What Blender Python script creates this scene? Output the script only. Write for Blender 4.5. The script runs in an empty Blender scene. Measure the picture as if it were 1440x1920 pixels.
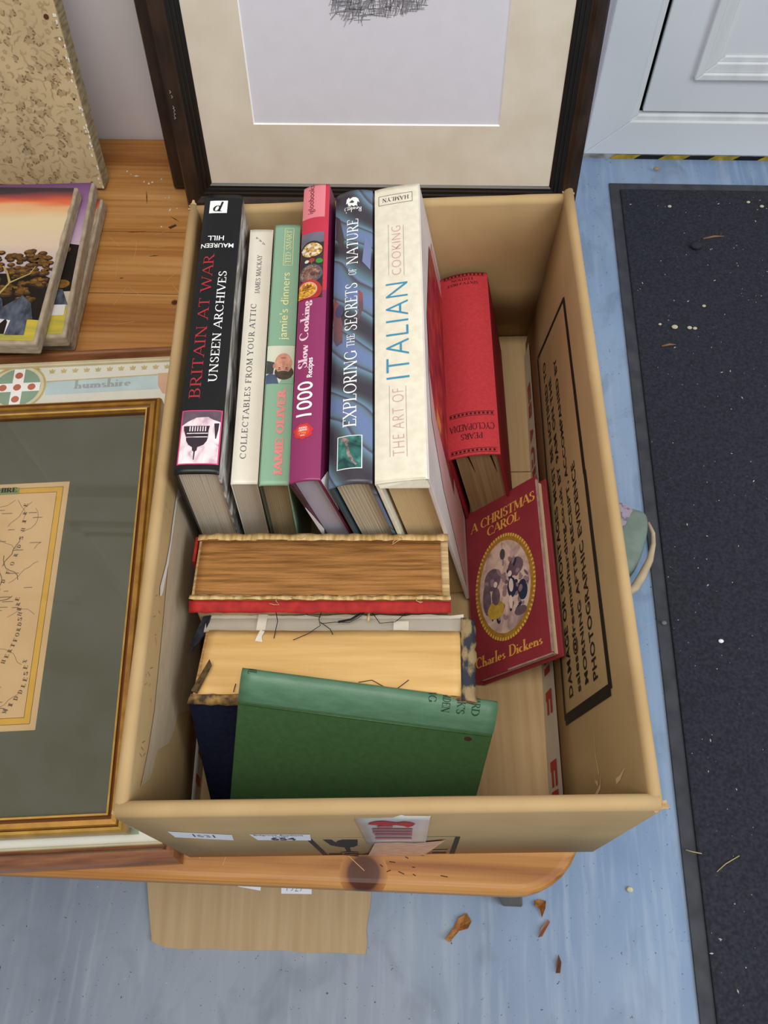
import bpy, bmesh, math, random
from mathutils import Vector, Matrix
random.seed(7)
sc = bpy.context.scene
COL = sc.collection
R = math.radians

# ------------------------------------------------------------------ camera, world, lights, exposure
cam_d = bpy.data.cameras.new('camera'); cam = bpy.data.objects.new('camera', cam_d); COL.objects.link(cam)
cam_d.sensor_fit = 'VERTICAL'; cam_d.sensor_height = 36.0; cam_d.lens = 1658.34 / 1920 * 36.0
cam_d.clip_start = 0.02; cam_d.clip_end = 60
_r = Vector((0.9998, -0.0105, -0.0177)); _b = Vector((0.0108, -0.4636, 0.886))
_r.normalize(); _b.normalize(); _u = _b.cross(_r).normalized(); _r = _u.cross(_b).normalized()
cam.matrix_world = Matrix(((_r.x, _u.x, _b.x, 0.167), (_r.y, _u.y, _b.y, -0.0824), (_r.z, _u.z, _b.z, 0.7326), (0, 0, 0, 1)))
sc.camera = cam

w = bpy.data.worlds.new('world'); sc.world = w; w.use_nodes = True
bg = w.node_tree.nodes['Background']; bg.inputs[0].default_value = (0.92, 0.95, 1.0, 1); bg.inputs[1].default_value = 0.40

def area(name, loc, target, sx, sy, power, color):
    d = bpy.data.lights.new(name, 'AREA'); d.shape = 'RECTANGLE'; d.size = sx; d.size_y = sy; d.energy = power; d.color = color
    o = bpy.data.objects.new(name, d); COL.objects.link(o); o.location = loc
    o.rotation_euler = (Vector(target) - Vector(loc)).to_track_quat('-Z', 'Y').to_euler()
    return o
area('ceiling_light', (0.0, -0.30, 2.05), (0.1, 0.30, 0), 1.4, 0.8, 27, (1.0, 0.93, 0.83))
area('daylight_opening', (2.0, -0.9, 1.6), (0.5, 0.5, -0.3), 1.4, 1.8, 40, (0.80, 0.90, 1.0))

sc.view_settings.view_transform = 'Standard'; sc.view_settings.look = 'None'
sc.view_settings.exposure = 0.0; sc.view_settings.gamma = 1.0
sc.view_settings.use_curve_mapping = False

# ------------------------------------------------------------------ helpers
def lin(c):
    if isinstance(c, str):
        c = tuple(int(c[i:i + 2], 16) / 255 for i in (0, 2, 4))
    return tuple((x / 12.92 if x <= 0.04045 else ((x + 0.055) / 1.055) ** 2.4) for x in c) + (1.0,)

_mats = {}
def M(name, col, rough=0.6, spec=0.3, var=0.10, scale=(60, 60, 60), bump=0.0, bscale=(300, 300, 300), col2=None,
      detail=4.0, lo=0.35, hi=0.65, coat=0.0, metal=0.0, dist=0.0):
    """noise-mixed principled surface in object coordinates"""
    if name in _mats: return _mats[name]
    m = bpy.data.materials.new(name); m.use_nodes = True; nt = m.node_tree; N = nt.nodes; L = nt.links
    b = N['Principled BSDF']; b.inputs['Roughness'].default_value = rough
    b.inputs['Specular IOR Level'].default_value = spec; b.inputs['Metallic'].default_value = metal
    b.inputs['Coat Weight'].default_value = coat; b.inputs['Coat Roughness'].default_value = 0.12
    c1 = lin(col)
    c2 = lin(col2) if col2 else tuple(max(0, x * (1 - var)) for x in c1[:3]) + (1,)
    tc = N.new('ShaderNodeTexCoord'); mp = N.new('ShaderNodeMapping'); mp.inputs['Scale'].default_value = scale
    L.new(tc.outputs['Object'], mp.inputs['Vector'])
    no = N.new('ShaderNodeTexNoise'); no.inputs['Scale'].default_value = 1; no.inputs['Detail'].default_value = detail
    no.inputs['Distortion'].default_value = dist
    L.new(mp.outputs[0], no.inputs['Vector'])
    rp = N.new('ShaderNodeValToRGB'); rp.color_ramp.elements[0].position = lo; rp.color_ramp.elements[1].position = hi
    rp.color_ramp.elements[0].color = c2; rp.color_ramp.elements[1].color = c1
    L.new(no.outputs['Fac'], rp.inputs['Fac']); L.new(rp.outputs['Color'], b.inputs['Base Color'])
    if bump:
        m2 = N.new('ShaderNodeMapping'); m2.inputs['Scale'].default_value = bscale; L.new(tc.outputs['Object'], m2.inputs['Vector'])
        n2 = N.new('ShaderNodeTexNoise'); n2.inputs['Scale'].default_value = 1; n2.inputs['Detail'].default_value = 3; L.new(m2.outputs[0], n2.inputs['Vector'])
        bp = N.new('ShaderNodeBump'); bp.inputs['Strength'].default_value = bump; bp.inputs['Distance'].default_value = 0.001
        L.new(n2.outputs['Fac'], bp.inputs['Height']); L.new(bp.outputs[0], b.inputs['Normal'])
    _mats[name] = m
    return m

def ramp_mat(name, stops, scale, rough=0.5, spec=0.4, detail=5.0, dist=1.0, axis_wave=None, coat=0.0):
    """several colours through a distorted noise or wave: printed pictures, wood, marbling"""
    if name in _mats: return _mats[name]
    m = bpy.data.materials.new(name); m.use_nodes = True; nt = m.node_tree; N = nt.nodes; L = nt.links
    b = N['Principled BSDF']; b.inputs['Roughness'].default_value = rough; b.inputs['Specular IOR Level'].default_value = spec
    b.inputs['Coat Weight'].default_value = coat
    tc = N.new('ShaderNodeTexCoord'); mp = N.new('ShaderNodeMapping'); mp.inputs['Scale'].default_value = scale
    L.new(tc.outputs['Object'], mp.inputs['Vector'])
    if axis_wave:
        t = N.new('ShaderNodeTexWave'); t.bands_direction = axis_wave; t.inputs['Scale'].default_value = 1
        t.inputs['Distortion'].default_value = dist; t.inputs['Detail'].default_value = detail; t.inputs['Detail Scale'].default_value = 1.0
    else:
        t = N.new('ShaderNodeTexNoise'); t.inputs['Scale'].default_value = 1; t.inputs['Detail'].default_value = detail; t.inputs['Distortion'].default_value = dist
    L.new(mp.outputs[0], t.inputs['Vector'])
    rp = N.new('ShaderNodeValToRGB'); e = rp.color_ramp.elements
    while len(e) < len(stops): e.new(0.5)
    for i, (p, c) in enumerate(stops): e[i].position = p; e[i].color = lin(c)
    L.new(t.outputs['Fac'], rp.inputs['Fac']); L.new(rp.outputs['Color'], b.inputs['Base Color'])
    _mats[name] = m
    return m

class MB:
    """mesh builder: collects polygons, builds ONE object"""
    def __init__(s): s.v = []; s.f = []; s.m = []; s.mats = []; s.sm = []
    def mi(s, mat):
        if mat not in s.mats: s.mats.append(mat)
        return s.mats.index(mat)
    def add(s, verts, faces, mat, smooth=False):
        o = len(s.v); s.v += [tuple(p) for p in verts]; k = s.mi(mat)
        for f in faces: s.f.append(tuple(i + o for i in f)); s.m.append(k); s.sm.append(smooth)
    def poly(s, verts, mat): s.add(verts, [tuple(range(len(verts)))], mat)
    def box(s, a, b, mat, fn=None):
        x0, y0, z0 = a; x1, y1, z1 = b
        v = [(x0, y0, z0), (x1, y0, z0), (x1, y1, z0), (x0, y1, z0), (x0, y0, z1), (x1, y0, z1), (x1, y1, z1), (x0, y1, z1)]
        if fn: v = [fn(*p) for p in v]
        s.add(v, [(0, 3, 2, 1), (4, 5, 6, 7), (0, 1, 5, 4), (1, 2, 6, 5), (2, 3, 7, 6), (3, 0, 4, 7)], mat)
    def grid(s, nu, nv, fn, mat, smooth=True, matfn=None):
        o = len(s.v)
        for j in range(nv + 1):
            for i in range(nu + 1): s.v.append(tuple(fn(i / nu, j / nv)))
        for j in range(nv):
            for i in range(nu):
                a = o + j * (nu + 1) + i
                s.f.append((a, a + 1, a + nu + 2, a + nu + 1)); s.sm.append(smooth)
                s.m.append(s.mi(matfn((i + .5) / nu, (j + .5) / nv) if matfn else mat))
    def tube(s, pts, r, mat, n=6, closed=False):
        pts = [Vector(p) for p in pts]; o = len(s.v); k = len(pts)
        for i, p in enumerate(pts):
            a = pts[i - 1] if (i or closed) else p; c = pts[(i + 1) % k] if (i < k - 1 or closed) else p
            t = (c - a).normalized(); up = Vector((0, 0, 1)) if abs(t.z) < .9 else Vector((1, 0, 0))
            e1 = t.cross(up).normalized(); e2 = t.cross(e1)
            rr = r[i] if isinstance(r, (list, tuple)) else r
            for q in range(n):
                an = 2 * math.pi * q / n; s.v.append(tuple(p + e1 * (rr * math.cos(an)) + e2 * (rr * math.sin(an))))
        mi = s.mi(mat)
        for i in range(k if closed else k - 1):
            for q in range(n):
                a = o + i * n + q; b = o + i * n + (q + 1) % n; c = o + ((i + 1) % k) * n + (q + 1) % n; d = o + ((i + 1) % k) * n + q
                s.f.append((a, b, c, d)); s.m.append(mi); s.sm.append(True)
        if not closed:
            s.f.append(tuple(o + q for q in range(n))[::-1]); s.m.append(mi); s.sm.append(False)
            s.f.append(tuple(o + (k - 1) * n + q for q in range(n))); s.m.append(mi); s.sm.append(False)
    def build(s, name, parent=None, bevel=0.0, solid=0.0, seg=2, weld=False, recalc=True):
        me = bpy.data.meshes.new(name); me.from_pydata(s.v, [], s.f)
        for mt in s.mats: me.materials.append(mt)
        me.polygons.foreach_set('material_index', s.m); me.polygons.foreach_set('use_smooth', s.sm)
        if weld or recalc:
            bm = bmesh.new(); bm.from_mesh(me)
            if weld: bmesh.ops.remove_doubles(bm, verts=bm.verts, dist=1e-5)
            if recalc: bmesh.ops.recalc_face_normals(bm, faces=bm.faces)
            bm.to_mesh(me); bm.free()
        me.update()
        o = bpy.data.objects.new(name, me); COL.objects.link(o)
        if parent: o.parent = parent
        if solid:
            d = o.modifiers.new('thickness', 'SOLIDIFY'); d.thickness = solid; d.offset = 0
        if bevel:
            d = o.modifiers.new('bevel', 'BEVEL'); d.width = bevel; d.segments = seg; d.limit_method = 'ANGLE'; d.angle_limit = R(40)
        return o

def tag(o, label=None, cat=None, group=None, kind=None):
    for k, v in (('label', label), ('category', cat), ('group', group), ('kind', kind)):
        if v: o[k] = v
    return o

def thing(name, mat4, label, cat, group=None):
    o = bpy.data.objects.new(name, None); COL.objects.link(o); o.empty_display_size = 0.02
    o.matrix_world = mat4
    return tag(o, label, cat, group)

def frame4(origin, ex, ey, ez):
    return Matrix(((ex.x, ey.x, ez.x, origin.x), (ex.y, ey.y, ez.y, origin.y), (ex.z, ey.z, ez.z, origin.z), (0, 0, 0, 1)))
def rot3(a, b, c):
    return Matrix.Rotation(R(a), 4, 'Z') @ Matrix.Rotation(R(b), 4, 'Y') @ Matrix.Rotation(R(c), 4, 'X')

# ---- 2D artwork: lettering and printed shapes laid on a surface through a mapping f(u, v, lift)
def ell(cx, cy, rx, ry, n=28, a0=0, a1=360, rot=0):
    out = []
    for i in range(n + (0 if a1 - a0 >= 360 else 1)):
        a = R(a0 + (a1 - a0) * i / n); x, y = rx * math.cos(a), ry * math.sin(a); c, s_ = math.cos(R(rot)), math.sin(R(rot))
        out.append((cx + x * c - y * s_, cy + x * s_ + y * c))
    return out
def rec(x0, y0, x1, y1): return [(x0, y0), (x1, y0), (x1, y1), (x0, y1)]
def strip(pts, wd):
    """2D stroke of width wd (number or list) -> (verts, faces)"""
    v = []; f = []; n = len(pts)
    for i, (x, y) in enumerate(pts):
        ax, ay = pts[max(i - 1, 0)]; bx, by = pts[min(i + 1, n - 1)]
        dx, dy = bx - ax, by - ay; l = math.hypot(dx, dy) or 1
        wi = (wd[i] if isinstance(wd, (list, tuple)) else wd) / 2
        v += [(x - dy / l * wi, y + dx / l * wi), (x + dy / l * wi, y - dx / l * wi)]
    for i in range(n - 1): f.append((2 * i, 2 * i + 1, 2 * i + 3, 2 * i + 2))
    return v, f

class Art:
    def __init__(s, mapping, base=0.00025): s.map = mapping; s.base = base; s.items = []; s.layer = 0
    def shape(s, vf, mat, o=(0, 0), X=(1, 0), Y=(0, 1), layer=None):
        v, f = vf
        v = [(o[0] + x * X[0] + y * Y[0], o[1] + x * X[1] + y * Y[1]) for x, y in v]
        s.items.append((v, f, mat, s.layer if layer is None else layer))
    def poly(s, pts, mat, layer=None): s.shape((pts, [tuple(range(len(pts)))]), mat, layer=layer)
    def line(s, pts, wd, mat, layer=None): s.shape(strip(pts, wd), mat, layer=layer)
    def frame(s, x0, y0, x1, y1, wd, mat, layer=None):
        for p in (((x0, y0), (x1, y0)), ((x0, y1), (x1, y1)), ((x0, y0), (x0, y1)), ((x1, y0), (x1, y1))): s.line(p, wd, mat, layer)
    def text(s, shp, o, X, Y, mat, layer=None): s.shape(shp, mat, o, X, Y, layer)
    def build(s, name, parent, cut=None):
        mb = MB(); isl = 0
        for v, f, mat, lay in s.items:
            bm = bmesh.new(); bv = [bm.verts.new((x, y, 0)) for x, y in v]
            for q in f:
                try: bm.faces.new([bv[i] for i in q])
                except ValueError: pass
            lay_i = bm.verts.layers.int.new('island'); seen = set()
            for v0 in bm.verts:
                if v0 in seen: continue
                isl += 1; todo = [v0]; seen.add(v0)
                while todo:
                    q_ = todo.pop(); q_[lay_i] = isl
                    for e_ in q_.link_edges:
                        w_ = e_.other_vert(q_)
                        if w_ not in seen: seen.add(w_); todo.append(w_)
            bmesh.ops.triangulate(bm, faces=bm.faces)
            if cut:
                for ax, step in cut:
                    lo_ = min(p[ax] for p in v); hi_ = max(p[ax] for p in v); k = math.ceil(lo_ / step)
                    while k * step < hi_:
                        co = [0, 0, 0]; no = [0, 0, 0]; co[ax] = k * step; no[ax] = 1
                        bmesh.ops.bisect_plane(bm, geom=bm.verts[:] + bm.edges[:] + bm.faces[:], plane_co=co, plane_no=no, dist=1e-7); k += 1
            if cut:
                todo = [p for p in bm.verts if p[lay_i]]
                while todo:
                    q_ = todo.pop()
                    for e_ in q_.link_edges:
                        w_ = e_.other_vert(q_)
                        if w_[lay_i] != q_[lay_i] and not w_[lay_i]: w_[lay_i] = q_[lay_i]; todo.append(w_)
            bm.verts.index_update()
            off = s.base + lay * 0.00008
            mb.add([s.map(p.co.x, p.co.y, off + (p[lay_i] % 9) * 0.000007) for p in bm.verts], [tuple(q.index for q in fc.verts) for fc in bm.faces], mat)
            bm.free()
        return mb.build(name, parent, recalc=False)

def norm(v, f, box=None):
    xs = [p[0] for p in v]; ys = [p[1] for p in v]
    x0, x1, y0, y1 = box if box else (min(xs), max(xs), min(ys), max(ys))
    return [((x - x0) / (x1 - x0), (y - y0) / (y1 - y0)) for x, y in v], f

def bf(s_, bold=0.0, shear=0.0, spacing=1.0):
    """plain sans lettering, ink box scaled to the unit square"""
    cu = bpy.data.curves.new('t', 'FONT'); cu.body = s_; cu.size = 1; cu.offset = bold; cu.shear = shear; cu.resolution_u = 4
    cu.space_character = spacing; cu.align_x = 'LEFT'
    ob = bpy.data.objects.new('t', cu); COL.objects.link(ob)
    me = bpy.data.meshes.new_from_object(ob.evaluated_get(bpy.context.evaluated_depsgraph_get()))
    v = [(p.co.x, p.co.y) for p in me.vertices]; f = [tuple(p.vertices) for p in me.polygons]
    bpy.data.objects.remove(ob); bpy.data.curves.remove(cu); bpy.data.meshes.remove(me)
    return norm(v, f)

# ---- stroke-drawn serif lettering. L: line (x0,y0,x1,y1), A: arc (cx,cy,rx,ry,a0,a1)
GL = {
 'A': (.72, ['t.03,0,.36,1', 'T.36,1,.69,0', 'h.15,.34,.58,.34']),
 'B': (.62, ['T.13,0,.13,1', 'h.13,1,.32,1', 'a.32,.765,.2,.235,90,-90', 'h.13,.53,.34,.53', 'a.34,.265,.23,.265,90,-90', 'h.13,0,.34,0']),
 'C': (.74, ['a.42,.5,.36,.5,48,312', 'v.66,.88,.66,.68']),
 'D': (.74, ['T.13,0,.13,1', 'h.13,1,.3,1', 'a.3,.5,.38,.5,90,-90', 'h.13,0,.3,0']),
 'E': (.58, ['T.13,0,.13,1', 'e.13,1,.52,1', 'h.13,.52,.42,.52', 'E.13,0,.55,0']),
 'F': (.55, ['T.13,0,.13,1', 'e.13,1,.52,1', 'h.13,.5,.42,.5']),
 'G': (.78, ['a.42,.5,.36,.5,48,318', 'T.68,.1,.68,.44', 'v.66,.88,.66,.68']),
 'H': (.78, ['T.13,0,.13,1', 'T.65,0,.65,1', 'h.13,.52,.65,.52']),
 'I': (.28, ['T.14,0,.14,1']),
 'J': (.4, ['T.26,.2,.26,1', 'a.12,.2,.14,.24,0,-120']),
 'K': (.7, ['T.13,0,.13,1', 't.14,.42,.58,1', 'T.28,.56,.64,0']),
 'L': (.56, ['T.13,0,.13,1', 'E.13,0,.53,0']),
 'M': (.9, ['t.12,0,.12,1', 'T.13,1,.45,.1', 't.45,.1,.77,1', 'T.78,0,.78,1']),
 'N': (.78, ['t.12,0,.12,1', 'T.12,1,.66,0', 't.66,0,.66,1']),
 'O': (.8, ['a.4,.5,.36,.5,0,360']),
 'P': (.58, ['T.13,0,.13,1', 'h.13,1,.32,1', 'a.32,.735,.22,.265,90,-90', 'h.13,.47,.32,.47']),
 'Q': (.8, ['a.4,.5,.36,.5,0,360', 't.45,.1,.75,-.15']),
 'R': (.66, ['T.13,0,.13,1', 'h.13,1,.32,1', 'a.32,.745,.2,.255,90,-90', 'h.13,.49,.32,.49', 'T.3,.49,.62,0']),
 'S': (.54, ['a.28,.75,.2,.25,40,270', 'a.27,.25,.23,.25,90,-140', 'v.44,.9,.44,.74', 'v.08,.28,.08,.1']),
 'T': (.64, ['T.32,0,.32,1', 'h.04,1,.6,1', 'v.04,1,.04,.84', 'v.6,1,.6,.84']),
 'U': (.74, ['T.13,.32,.13,1', 'a.37,.32,.24,.32,180,360', 't.61,.32,.61,1']),
 'V': (.7, ['T.04,1,.36,0', 't.36,0,.67,1']),
 'W': (1.0, ['T.03,1,.28,0', 't.28,0,.5,.95', 'T.5,.95,.74,0', 't.74,0,.97,1']),
 'X': (.68, ['T.05,1,.62,0', 't.06,0,.6,1']),
 'Y': (.66, ['T.04,1,.33,.5', 't.62,1,.33,.5', 'T.33,0,.33,.5']),
 'Z': (.62, ['e.06,1,.56,1', 'T.54,1,.06,0', 'E.06,0,.58,0']),
 'a': (.46, ['T.36,0,.36,.36', 'a.21,.34,.15,.14,0,150', 'a.2,.14,.15,.14,70,360']),
 'c': (.44, ['a.23,.24,.18,.24,50,310']),
 'd': (.5, ['a.22,.24,.17,.24,0,360', 'T.39,0,.39,.98']),
 'e': (.46, ['a.23,.24,.18,.24,0,310', 'h.06,.26,.41,.26']),
 'f': (.3, ['T.14,0,.14,.8', 'a.25,.8,.11,.18,180,40', 'h.03,.48,.28,.48']),
 'g': (.48, ['a.22,.3,.16,.18,0,360', 'a.22,-.12,.19,.14,0,360', 't.12,.14,.12,.02']),
 'h': (.52, ['T.11,0,.11,1', 'a.26,.3,.15,.18,180,0', 'T.41,0,.41,.3']),
 'i': (.24, ['T.12,0,.12,.48', 'o.12,.72,.06']),
 'k': (.5, ['T.11,0,.11,1', 't.12,.18,.4,.48', 'T.2,.28,.44,0']),
 'l': (.24, ['T.12,0,.12,1']),
 'm': (.78, ['T.11,0,.11,.48', 'a.25,.3,.14,.18,180,0', 'T.39,0,.39,.3', 'a.53,.3,.14,.18,180,0', 'T.67,0,.67,.3']),
 'n': (.52, ['T.11,0,.11,.48', 'a.26,.3,.15,.18,180,0', 'T.41,0,.41,.3']),
 'o': (.48, ['a.24,.24,.19,.24,0,360']),
 'p': (.5, ['T.11,-.3,.11,.48', 'a.27,.24,.17,.24,0,360']),
 'r': (.36, ['T.11,0,.11,.48', 'a.25,.3,.14,.18,180,60']),
 's': (.36, ['a.19,.36,.12,.12,40,270', 'a.18,.12,.13,.12,90,-140']),
 't': (.32, ['T.14,.1,.14,.66', 'h.02,.48,.28,.48', 'a.24,.1,.1,.1,180,300']),
 'u': (.52, ['T.11,.18,.11,.48', 'a.25,.18,.14,.18,180,360', 'T.39,0,.39,.48']),
 'w': (.7, ['T.03,.48,.2,0', 't.2,0,.35,.46', 'T.35,.46,.52,0', 't.52,0,.67,.48']),
 'y': (.48, ['T.04,.48,.25,0', 't.44,.48,.2,-.28']),
 "'": (.16, ['T.08,1,.08,.78']), '-': (.3, ['h.05,.3,.25,.3']), '.': (.2, ['o.1,.05,.06']),
}
def sf(s_, thick=.13, thin=.05, serif=.09, space=.04, shear=0.0, box=None):
    V = []; F = []; x = 0.0
    def put(pts, wd):
        v, f = strip([(px + shear * py + x, py) for px, py in pts], wd); o = len(V); V.extend(v); F.extend(tuple(i + o for i in q) for q in f)
    for ch in s_:
        if ch == ' ': x += .36; continue
        small = False; k = 1.0
        wdt, strokes = GL[ch]
        for st in strokes:
            kind = st[0]; n = [float(q) for q in st[1:].split(',')]
            if kind in 'aA':
                cx, cy, rx, ry, a0, a1 = n; m_ = max(8, int(abs(a1 - a0) / 15)); pts = []; ws = []
                for i in range(m_ + 1):
                    a = R(a0 + (a1 - a0) * i / m_)
                    ix, iy = max(rx - thin / 2, .02), max(ry - thin / 2, .02)
                    pts.append((cx + ix * math.cos(a), cy + iy * math.sin(a)))
                    ws.append(thin + (thick - thin) * abs(math.cos(a)) ** 1.5)
                put(pts, ws)
            elif kind == 'o':
                cx, cy, r_ = n; put([(cx - r_, cy), (cx - r_ * .7, cy), (cx + r_ * .7, cy), (cx + r_, cy)], [r_ * .6, 2 * r_, 2 * r_, r_ * .6])
            else:
                x0, y0, x1, y1 = n; wd = thick if kind == 'T' else thin
                hz = kind in 'heE'
                if hz:
                    sh = thin / 2 if y0 < .01 else (-thin / 2 if y0 > .99 else 0); y0 += sh; y1 += sh
                put([(x0, y0), ((x0 + x1) / 2, (y0 + y1) / 2), (x1, y1)], wd)
                if kind == 'e': put([(x1, y1), (x1, y1 - .2)], thin)
                if kind == 'E': put([(x1, y1), (x1, y1 + .22)], thin)
                if serif and kind in 'tT':
                    for (ex, ey) in ((x0, y0), (x1, y1)):
                        if abs(ey) < .01 and abs(y1 - y0) > .2 and not (ch in 'VWNMw' and ey == 0 and kind == 'T' and ch != 'M') and not (ch in 'VW'):
                            put([(ex - serif - wd / 2, thin / 2), (ex + serif + wd / 2, thin / 2)], thin * .9)
                        elif abs(ey - 1) < .01 and ch not in 'A':
                            put([(ex - serif - wd / 2, 1 - thin / 2), (ex + serif + wd / 2, 1 - thin / 2)], thin * .9)
                        elif abs(ey - .48) < .01 and ch in 'imnrpu':
                            put([(ex - serif - wd / 2, .48 - thin / 2), (ex, .48 - thin / 2)], thin * .9)
        x += wdt + space
    return norm(V, F, box and (0, x, box[0], box[1]))

# ------------------------------------------------------------------ materials
CARD = M('cardboard', 'b4976b', .7, .25, col2='ab8e62', scale=(18, 18, 18), bump=.04, bscale=(200, 200, 200))
CARD_IN = M('cardboard_liner', 'bc9d70', .8, .2, col2='ad8e62', scale=(90, 14, 14), bump=.05)
CARD_TORN = M('torn_cardboard', 'b3a187', .9, .1, col2='ac997d', scale=(60, 60, 200), bump=.2)
CARD_EDGE = M('cardboard_edge', 'cdb48c', .9, .1, col2='a98d63', scale=(200, 200, 200))
INK = M('printing_ink', '26221f', .6, .2)
WHITE_PAPER = M('white_paper', 'dfe1e8', .6, .3, var=.04)
RED_TAPE = M('red_tape_print', 'b0121c', .5, .2, var=.1)
TAPE = M('clear_white_tape', 'b9b4ae', .25, .5, var=.12, scale=(40, 40, 40))
PINKTAPE = M('pink_torn_tape', 'd2a58c', .4, .4, col2='b98d74', scale=(120, 120, 120))
WHITE = M('white_print', 'f2f1ee', .5, .3, var=.03)
BLACK = M('black_print', '151416', .5, .3, var=.1)
PVC = M('white_upvc', 'e3e5e5', .35, .4, var=.05, scale=(6, 6, 6))
PVC_W = M('upvc_bright', 'eaebea', .4, .4, var=.12, scale=(30, 4, 4))
WALL = M('lilac_white_wall', 'e0dce1', .7, .3, var=.05, scale=(7, 7, 7))
THREAD = M('dark_thread', '2e2a30', .9, .1)
PALE_THREAD = M('pale_thread', 'd2b07c', .9, .1)

def pine():
    m = bpy.data.materials.new('varnished_pine'); m.use_nodes = True; nt = m.node_tree; N = nt.nodes; L = nt.links
    b = N['Principled BSDF']; b.inputs['Roughness'].default_value = .42; b.inputs['Specular IOR Level'].default_value = .28; b.inputs['Coat Weight'].default_value = .05
    tc = N.new('ShaderNodeTexCoord')
    mp = N.new('ShaderNodeMapping'); mp.inputs['Scale'].default_value = (2.2, 34, 34); L.new(tc.outputs['Object'], mp.inputs['Vector'])
    n1 = N.new('ShaderNodeTexNoise'); n1.inputs['Scale'].default_value = 1; n1.inputs['Detail'].default_value = 5; n1.inputs['Distortion'].default_value = .6; L.new(mp.outputs[0], n1.inputs['Vector'])
    r1 = N.new('ShaderNodeValToRGB'); e = r1.color_ramp.elements
    e[0].position = .3; e[0].color = lin('915c2c'); e[1].position = .68; e[1].color = lin('bb8a52')
    x = e.new(.5); x.color = lin('ab773e'); L.new(n1.outputs['Fac'], r1.inputs['Fac'])
    m2 = N.new('ShaderNodeMapping'); m2.inputs['Scale'].default_value = (5, 260, 260); L.new(tc.outputs['Object'], m2.inputs['Vector'])
    n2 = N.new('ShaderNodeTexNoise'); n2.inputs['Scale'].default_value = 1; n2.inputs['Detail'].default_value = 3; L.new(m2.outputs[0], n2.inputs['Vector'])
    r2 = N.new('ShaderNodeValToRGB'); r2.color_ramp.elements[0].position = .36; r2.color_ramp.elements[0].color = (.72, .6, .5, 1); r2.color_ramp.elements[1].position = .55; r2.color_ramp.elements[1].color = (1, 1, 1, 1)
    L.new(n2.outputs['Fac'], r2.inputs['Fac'])
    mx = N.new('ShaderNodeMixRGB'); mx.blend_type = 'MULTIPLY'; mx.inputs[0].default_value = .65; L.new(r1.outputs[0], mx.inputs[1]); L.new(r2.outputs[0], mx.inputs[2])
    last = mx
    # knots: a dark centre with rings around it
    for (kx, ky, rad) in ((.1395, -.006, .0125), (-.092, .555, .003)):
        sub = N.new('ShaderNodeVectorMath'); sub.operation = 'SUBTRACT'; sub.inputs[1].default_value = (kx, ky, 0); L.new(tc.outputs['Object'], sub.inputs[0])
        sc_ = N.new('ShaderNodeVectorMath'); sc_.operation = 'MULTIPLY'; sc_.inputs[1].default_value = (1, 1, 0); L.new(sub.outputs[0], sc_.inputs[0])
        ln = N.new('ShaderNodeVectorMath'); ln.operation = 'LENGTH'; L.new(sc_.outputs[0], ln.inputs[0])
        rr = N.new('ShaderNodeValToRGB'); rr.color_ramp.elements[0].position = .0; rr.color_ramp.elements[0].color = lin('40200f'); rr.color_ramp.elements[1].position = 1.0; rr.color_ramp.elements[1].color = lin('a26d36')
        q = rr.color_ramp.elements.new(.62); q.color = lin('4a2413'); q = rr.color_ramp.elements.new(.74); q.color = lin('80502a')
        mul = N.new('ShaderNodeMath'); mul.operation = 'DIVIDE'; mul.inputs[1].default_value = rad * 1.5; L.new(ln.outputs['Value'], mul.inputs[0]); L.new(mul.outputs[0], rr.inputs['Fac'])
        fc = N.new('ShaderNodeMath'); fc.operation = 'LESS_THAN'; fc.inputs[1].default_value = 1.0; L.new(mul.outputs[0], fc.inputs[0])
        mm = N.new('ShaderNodeMixRGB'); L.new(fc.outputs[0], mm.inputs[0]); L.new(last.outputs[0], mm.inputs[1]); L.new(rr.outputs[0], mm.inputs[2]); last = mm
    L.new(last.outputs[0], b.inputs['Base Color'])
    return m
PINE = pine()

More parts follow.
